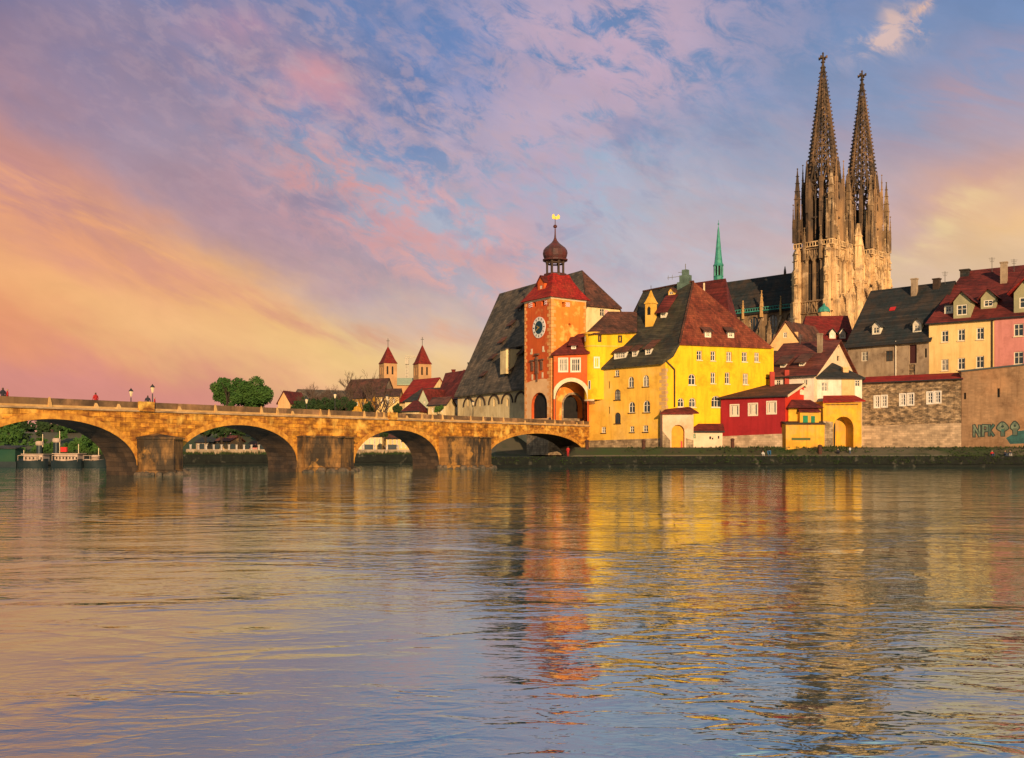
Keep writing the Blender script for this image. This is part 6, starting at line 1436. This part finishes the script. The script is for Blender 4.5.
# ------------------------------------------------------------------ trees
def crown(mb, c, r, rz, n, leaf, rnd, clumps=26):
    cs = []
    for _ in range(clumps):
        while True:
            v = Vector((rnd.uniform(-1, 1), rnd.uniform(-1, 1), rnd.uniform(-1, 1)))
            if v.length < 1: break
        v = v*(.45+.5*rnd.random()); cs.append((Vector((c.x+v.x*r, c.y+v.y*r, c.z+v.z*rz)), rnd.uniform(.17, .34)*r))
    for _ in range(n):
        cc, cr_2 = rnd.choice(cs)
        v = Vector((rnd.gauss(0, 1), rnd.gauss(0, 1), rnd.gauss(0, 1))).normalized()*cr_2*rnd.uniform(.55, 1.05); p = cc+v
        a = Vector((rnd.uniform(-1, 1), rnd.uniform(-1, 1), rnd.uniform(-1, 1))).normalized(); b = a.orthogonal().normalized()
        s_ = leaf*rnd.uniform(.6, 1.3); mb.face([p-a*s_-b*s_*.5, p+a*s_*.2-b*s_*.6, p+a*s_, p+a*s_*.1+b*s_*.6])
def limbs(mb, p, d_, L_, w, depth, rnd, spread=.55):
    q = p+d_*L_; mb.bar(p, q, w, w*.6, n=5)
    if depth == 0: return
    for _ in range(rnd.choice((2, 3, 3))):
        nd = (d_+Vector((rnd.uniform(-1, 1), rnd.uniform(-1, 1), rnd.uniform(-.3, .8)))*spread).normalized(); limbs(mb, p+d_*L_*rnd.uniform(.6, 1.0), nd, L_*rnd.uniform(.58, .8), w*.6, depth-1, rnd, spread)
def tree(px, Y, ytop, rpx, label, m=None, n=5200, leaf=.38, zg=7, name='leafy_tree', seed=1, rzk=.9, group=None, ctr=None):
    rnd = random.Random(seed); q = G(px, Y); r = rpx*Y/1000; zt_ = CAMZ+(HY-ytop)/1000*Y; rz = min(r*rzk, (zt_-zg)*.52); cz = zt_-rz
    T = thing(name, label, 'tree', (q.x, q.y, zg), group)
    mb = MB(); limbs(mb, Vector((q.x, q.y, zg)), Vector((0, 0, 1)), max(1, (cz-zg)*.55), r*.12, 3, rnd); mb.build('trunk', m_bark, T)
    mb = MB(); crown(mb, Vector((q.x, q.y, cz)), r, rz, n, leaf, rnd); mb.build('crown', m or m_leaf, T, fix=False)
    return T
def bare(px, Y, ytop, label, zg=7, seed=1, depth=6, w=.5, spread=.55, group='bare trees on the far bank', leafy=0):
    rnd = random.Random(seed); q = G(px, Y); H = CAMZ+(HY-ytop)/1000*Y-zg
    T = thing('bare_tree', label, 'tree', (q.x, q.y, zg), group)
    mb = MB(); limbs(mb, Vector((q.x, q.y, zg)), Vector((rnd.uniform(-.05, .05), 0, 1)), H*.34, w, depth, rnd, spread); tr = mb.build('branches', m_twig, T, fix=False)
    zs = [v.co.z for v in tr.data.vertices]; k = H/max(zs)
    for v in tr.data.vertices: v.co *= k
    return T
tree(251, 232, 361, 29, 'biggest round green tree beyond the second bridge arch', seed=2, n=16000, leaf=.27, rzk=1.2)
tree(226, 236, 374, 17, 'smaller green tree leaning on the left of the biggest tree', seed=9, n=7000, leaf=.27, rzk=1.1)
for i, (px, Y, yt, lb) in enumerate(((304, 300, 386, 'bare tree over the left end of the long grey roof'), (318, 298, 382, 'tall thin bare tree over the middle of the long grey roof'), (333, 300, 384, 'bare tree behind the lamp at the end of the grey roof'), (357, 318, 370, 'tallest bare tree left of the church towers'), (372, 270, 380, 'bare tree in front of the yellow town house'),
                                     (385, 262, 392, 'small bare tree below the left church tower'), (292, 296, 389, 'small bare tree beside the red gable'), (345, 290, 388, 'bare tree in front of the brown ridge house'), (364, 280, 386, 'bare tree in front of the golden house'))):
    bare(px, Y, yt, lb, seed=20+i, w=.55)
for i, (px, Y, yt, r, lb, m) in enumerate(((300, 262, 400, 9, 'dark bush behind the parapet below the red gable', m_leafdark), (318, 262, 399, 9, 'dark bush behind the parapet left of the white topped lamp', m_leafdark), (336, 262, 398, 9, 'dark bush behind the parapet by the lamp on the hill side', m_leafdark),
        (352, 262, 400, 7, 'dark bush behind the parapet below the tallest bare tree', m_leafdark), (438, 236, 405, 5, 'light green bush in front of the small maroon roofed house', m_leaf))):
    tree(px, Y, yt, r, lb, m, n=1500, leaf=.28, zg=6.5, name='bush', seed=40+i, rzk=.8, group='bushes behind the bridge parapet')
# trees seen through the arches
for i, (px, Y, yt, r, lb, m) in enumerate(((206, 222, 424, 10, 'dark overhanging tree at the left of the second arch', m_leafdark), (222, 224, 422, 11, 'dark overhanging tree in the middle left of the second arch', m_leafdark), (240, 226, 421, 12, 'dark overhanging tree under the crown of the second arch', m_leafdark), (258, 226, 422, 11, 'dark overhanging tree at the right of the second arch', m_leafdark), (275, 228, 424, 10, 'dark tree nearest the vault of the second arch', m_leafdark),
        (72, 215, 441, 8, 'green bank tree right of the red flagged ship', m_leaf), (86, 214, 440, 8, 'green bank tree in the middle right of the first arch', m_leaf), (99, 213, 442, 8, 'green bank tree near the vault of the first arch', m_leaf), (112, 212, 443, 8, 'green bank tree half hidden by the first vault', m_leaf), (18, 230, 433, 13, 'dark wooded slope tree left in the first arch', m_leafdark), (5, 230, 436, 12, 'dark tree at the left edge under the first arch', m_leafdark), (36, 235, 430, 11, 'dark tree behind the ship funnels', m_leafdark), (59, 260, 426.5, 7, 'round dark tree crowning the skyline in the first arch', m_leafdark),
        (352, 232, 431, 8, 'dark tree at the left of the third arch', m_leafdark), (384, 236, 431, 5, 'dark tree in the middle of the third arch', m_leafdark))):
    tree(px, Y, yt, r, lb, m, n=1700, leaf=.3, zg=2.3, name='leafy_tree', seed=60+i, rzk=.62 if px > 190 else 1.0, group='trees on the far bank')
for i, (a, b, Y, ev_, rg, nm, lb, wm, rm) in enumerate(((38, 53, 245, 438, 430, 'peach_bank_house', 'peach walled house above the ships under the first arch', m_beige, r_brown), (62, 75, 300, 437, 431, 'red_bank_house', 'red roofed house on the skyline under the first arch', m_beige, r_bright), (76, 92, 300, 438, 432.5, 'maroon_bank_house', 'maroon roofed house right of the skyline house under the first arch', m_beige, r_maroon),
        (216, 230, 236, 441, 436, 'orange_bank_house', 'orange bank house under the second arch', m_beige, r_red), (196, 214, 238, 442, 437, 'pale_bank_house', 'pale grey bank house at the left of the second arch', m_greybrown, r_slate), (246, 262, 238, 446, 441, 'pink_bank_house', 'pink bank house under the second arch', m_pink, r_brown), (264, 282, 238, 445, 440, 'rose_bank_house', 'rose coloured bank house beside the vault of the second arch', m_pink, r_brown),
        (352, 382, 250, 436, 429, 'cream_bank_house', 'cream bank house with tall windows under the third arch', m_cream, r_brown), (386, 412, 250, 438, 431, 'golden_bank_house', 'golden bank house beside the vault of the third arch', m_creamyellow, r_brown))):
    px = [(a+(b-a)*(k+.5)/4, (ev_+449)/2-1.5, (b-a)/9, 4) for k in range(4)]
    house(nm, lb, (a, Y), (b, Y-1), (a, ev_), ((a+b)/2, rg), (1, 9), 2, wm, rm, wins=px if (b-a) < 20 else [(a+(b-a)*(k+.5)/6, 443, 1.8, 10) for k in range(6)], over=.3, **W_)
# far promenade walls with white pillars
m_muted_pillar = mat('muted_pillar_paint', (.50, .42, .34), (.32, .26, .2), scale=1.5)  # white pillars toned down to a muted beige
def promenade(x0, x1, label, cols, step):
    p0, p1 = Vector((x0, yshore(x0)+1.6)), Vector((x1, yshore(x1)+1.6)); F = Fac(p0, p1); T = thing('promenade_wall', label, 'wall', (*((p0+p1)/2), 2))
    mb = MB(); zt_ = 3.2; mb.quadstrip([F.pt(0, 1.5, 0), F.pt(0, zt_, 0), F.pt(0, zt_, -.5), F.pt(0, 1.5, -.5)], [F.pt(F.len, 1.5, 0), F.pt(F.len, zt_, 0), F.pt(F.len, zt_, -.5), F.pt(F.len, 1.5, -.5)]); mb.build('wall', m_greybrown, T)
    u = step/2
    while u < F.len:
        mb = MB(); q = F.pt(u, 0, .02); mb.obox((q.x, q.y), F.d, .34, .34, 3.0, 4.0); mb.obox((q.x, q.y), F.d, .46, .46, 4.0, 4.14); mb.build('pillar', m_muted_pillar, T); u += step
    for k in range(int(F.len/step)):
        mb = MB(); a, b = F.pt(k*step+step/2+.35, 4.1, -.2), F.pt((k+1)*step+step/2-.35, 4.1, -.2)
        if (b-a).length > .3 and k % 2 == cols: mb.obox(((a+b)/2).xy, F.d, (b-a).length, .5, 3.2, 4.3); mb.build('railing_panel', m_hull, T)
    return T
promenade(-66, -47, 'grey promenade wall with white pillars seen through the second arch', 1, 1.55)
promenade(-39, -20, 'grey promenade wall with white pillars seen through the third arch', 0, 2.6)

# ------------------------------------------------------------------ boats moored beyond the first arch
m_shipwhite = mat('weathered_ship_paint', (.50, .36, .27), (.36, .25, .18), scale=.9)
def ship(name, label, px0, px1, Y, pxf, ytf, cab, flag=None, seed=0):
    a, b = G(px0, Y), G(px1, Y); T = thing(name, label, 'ship', (*((a+b)/2), 0)); x0, x1 = a.x, b.x; L_ = x1-x0; zf = lambda py: CAMZ+(HY-py)/1000*Y; X = lambda px: (px-512)/1000*Y
    mb = MB(); st = []
    for i in range(13):
        t_ = i/12; w = 2.2*max(.08, math.sin(math.pi*min(1, max(0, .08+t_*.9)))**.45); sh = .35*(2*t_-1)**2; x = x0+L_*t_
        st.append([Vector((x, Y+1-w, 1.05+sh)), Vector((x, Y+1-w*.8, -.3)), Vector((x, Y+1+w*.8, -.3)), Vector((x, Y+1+w, 1.05+sh))])
    for p, q in zip(st, st[1:]): mb.quadstrip(p, q, True)
    mb.face(st[0]); mb.face(st[-1]); mb.build('hull', m_hull, T)
    for (c0x, c1x, yt) in cab:
        F = Fac((X(c0x), Y-.2), (X(c1x), Y-.2)); mb = MB(); zt_ = zf(yt); n_ = max(2, int((c1x-c0x)/3.2)); ws = [(c0x+(c1x-c0x)*(k+.5)/n_, (yt+463)/2-.5, 1.5, 2.2) for k in range(n_)]
        hs_ = [hole_px(F, *w) for w in ws]; wall_with_holes(mb, F, [(0, 1.0), (F.len, 1.0), (F.len, zt_), (0, zt_)], hs_, .12)
        mb.prism([(X(c0x), Y-.05), (X(c1x), Y-.05), (X(c1x), Y+2.4), (X(c0x), Y+2.4)], 1.0, zt_); cb = mb.build('cabin', m_shipwhite, T, fix=False)
        for h in hs_: g2 = MB(); g2.face([F.pt(*p, -.1) for p in h]); g2.build('cabin_window', m_dark, cb)
        mb = MB(); mb.prism([(X(c0x)-.3, Y-.5), (X(c1x)+.3, Y-.5), (X(c1x)+.3, Y+2.7), (X(c0x)-.3, Y+2.7)], zt_+.002, zt_+.12); mb.build('cabin_roof', m_shipwhite, T)
    mb = MB(); q = (X(pxf), Y+1); mb.lathe(q, [(.52, 1.5), (.5, zf(ytf+4.5))], 12); fn = mb.build('funnel', m_hull, T)
    mb = MB(); mb.lathe(q, [(.5, zf(ytf+4.5)), (.66, zf(ytf+3.6)), (.66, zf(ytf+1.2)), (.5, zf(ytf))], 12); mb.build('funnel_top', m_shipwhite, fn)
    for k, (mx_, yt) in enumerate(((pxf+3.2, ytf-7), (px1-4, ytf+6), (px0+4, ytf+9))):
        mb = MB(); mb.bar((X(mx_), Y+1, 1.2), (X(mx_), Y+1, zf(yt)), .09); mb.build('mast', m_trim, T)
    mb = MB()
    for k in range(int(L_/1.1)): x = x0+.6+k*1.1; mb.bar((x, Y-.9, 1.1), (x, Y-.9, 1.95), .06)
    mb.bar((x0+.6, Y-.9, 1.95), (x1-.6, Y-.9, 1.95), .07); mb.build('railing', m_shipwhite, T)
    if flag: mb = MB(); p = Vector((X(flag), Y+.6, zf(449.5))); mb.obox((p.x, p.y), (1, 0), 1.0, .5, p.z-.4, p.z+.4); mb.build('red_box', m_hullred, T)
    return T
ship('museum_steamer', 'dark hulled steamer with white cabin and black funnel, left of two', 17, 44, 170, 36.8, 441, [(24, 43, 454.5)])
ship('paddle_tug', 'dark hulled steamer with white deckhouse and red box, right of two', 51, 80, 166, 53.8, 438, [(55, 78, 454)], flag=62.5)
ship('white_barge', 'low white barge moored near the vault of the first arch', 82, 106, 168, 93, 455, [(84, 98, 460)])
a = G(-6, 170); bt = thing('dark_pontoon', 'dark green pontoon shed at the left edge under the first arch', 'pontoon', (*G(8, 172), 0)); 
mb = MB(); mb.obox(G(9, 172), (1, 0), 4.4, 4, -.3, .9); mb.build('float', m_hull, bt); mb = MB(); mb.obox(G(9, 172), (1, 0), 3.6, 3, .9, 3.2); mb.build('shed', mat('dark_green_paint', (.01, .05, .03), (.02, .06, .03)), bt)
mb = MB(); q = G(9, 172); mb.slab([(q.x-2.2, q.y-2, 3.25), (q.x+2.2, q.y-2, 3.25), (q.x+2.2, q.y+2, 3.7), (q.x-2.2, q.y+2, 3.7)], .15); mb.build('shed_roof', r_slate, bt)

# distant wooded hills behind the far bank
mb = MB(); rnd = random.Random(8)
xs_ = [-2600+40*i for i in range(140)]
def hz(x): return 14+10*math.sin(x*.004+1)+6*math.sin(x*.013)+3*math.sin(x*.05)+rnd.uniform(-.8, .8)
rows = []
for x in xs_: h = hz(x); rows.append([Vector((x, 900, 6)), Vector((x, 960, 6+h*.6)), Vector((x, 1050, 6+h)), Vector((x, 1400, 6+h*.6)), Vector((x, 1900, 6))])
for p, q in zip(rows, rows[1:]): mb.quadstrip(p, q)
kind(mb.build('hills', mat('wooded_hill', (.03, .045, .02), (.05, .05, .03), scale=.02)), 'structure')

# far wood on the slope beyond the ships
mb = MB(); rnd = random.Random(77)
for i in range(70):
    px = rnd.uniform(-90, 300); Y = rnd.uniform(238, 300); q = G(px, Y)
    if px > 128 and rnd.random() < .4: continue
    r = rnd.uniform(2.2, 4.5); cz = gz(q.x, q.y)+rnd.uniform(1.0, 3.2)
    if 35 < px < 56 and Y < 262: continue
    crown(mb, Vector((q.x, q.y, cz)), r, r*.8, 260, .5, rnd, 9)
wd = mb.build('wood', m_leafdark, fix=False); kind(wd, 'stuff'); wd['label'] = 'dark wooded slope far off beyond the moored ships'; wd['category'] = 'wood'

for i, (px, Y, yt, lb) in enumerate(((298, 285, 391, 'low bare tree rising from the bushes beside the red gable'), (311, 285, 390, 'low bare tree between the two lamps, left one'), (326, 285, 389, 'low bare tree between the two lamps, right one'), (349, 280, 385, 'dense bare tree just right of the slim lamp on the hill side'), (378, 275, 388, 'bare tree left of the slim lamp below the church'))):
    bare(px, Y, yt, lb, seed=120+i, w=.4, depth=7)
for i, (px, Y, yt, r, lb) in enumerate(((308, 275, 397, 12, 'wide dark bush under the long grey roof'), (328, 275, 396, 12, 'wide dark bush between the two left lamps of the hill side'), (345, 275, 397, 10, 'wide dark bush in front of the brown ridge house'), (368, 270, 401, 8, 'dark bush in front of the golden house'), (397, 262, 404, 6, 'dark bush below the gap between the church towers'))):
    tree(px, Y, yt, r, lb, m_leafdark, n=1600, leaf=.28, zg=6.5, name='bush', seed=140+i, rzk=.8, group='bushes behind the bridge parapet')

mb = MB(); rnd = random.Random(78)
for i in range(60):
    px = rnd.uniform(-90, 128); Y = rnd.uniform(212, 245); q = G(px, Y)
    crown(mb, Vector((q.x, q.y, gz(q.x, q.y)+rnd.uniform(.6, 2.4))), rnd.uniform(1.8, 3.4), rnd.uniform(1.6, 2.6), 240, .42, rnd, 8)
wd = mb.build('undergrowth', m_leaf, fix=False); kind(wd, 'stuff'); wd['label'] = 'dark undergrowth on the bank right behind the moored ships'; wd['category'] = 'undergrowth'

def aerial(x, y, z, h, parent, w=1.3):
    mb = MB(); mb.bar((x, y, z-.6), (x, y, z+h), .08)
    for k in range(3): mb.bar((x-w/2+k*.12, y, z+h-.2-k*.35), (x+w/2-k*.12, y, z+h-.2-k*.35), .06)
    mb.build('aerial', m_darkmetal, parent)
for H_, px, py, hh in ((gh, 945, 281, 2.6), (ch, 992, 269, 3.0), (wh, 800, 341, 2.0), (ph, 792, 322, 1.6), (pk, 1014, 268, 2.4)):
    p = on_plane(px, py+3, *H_['plane']); aerial(p.x, p.y, p.z, hh, H_['T'])
chimney(wh['plane'], 820, 352, 333.5, 4.6, m_greybrown, wh['T'], wh['F'].d); chimney(ch['plane'], 1004, 282, 262, 6, m_greybrown, ch['T'], ch['F'].d)
# short mooring posts along the quay
for px, Y, lb in ((587, 178.5, 'short brown mooring post at the foot of the bridge abutment'), (643.6, 180, 'short brown mooring post below the warm yellow wall'), (732.5, 181, 'short brown mooring post below the crimson house'), (820, 176.6, 'short brown mooring post beside the yellow annex')):
    q = G(px, Y); z = gz(q.x, q.y); mb = MB(); mb.lathe(q, [(.34, z-.2), (.32, z+1.25), (.4, z+1.3), (.36, z+1.55), (.1, z+1.65)], 8); o = mb.build('mooring_post', mat('rusty_post_paint', (.10, .035, .02), (.05, .025, .018), scale=3), base=(q.x, q.y, z)); tag(o, lb, 'mooring post', 'mooring posts on the quay')
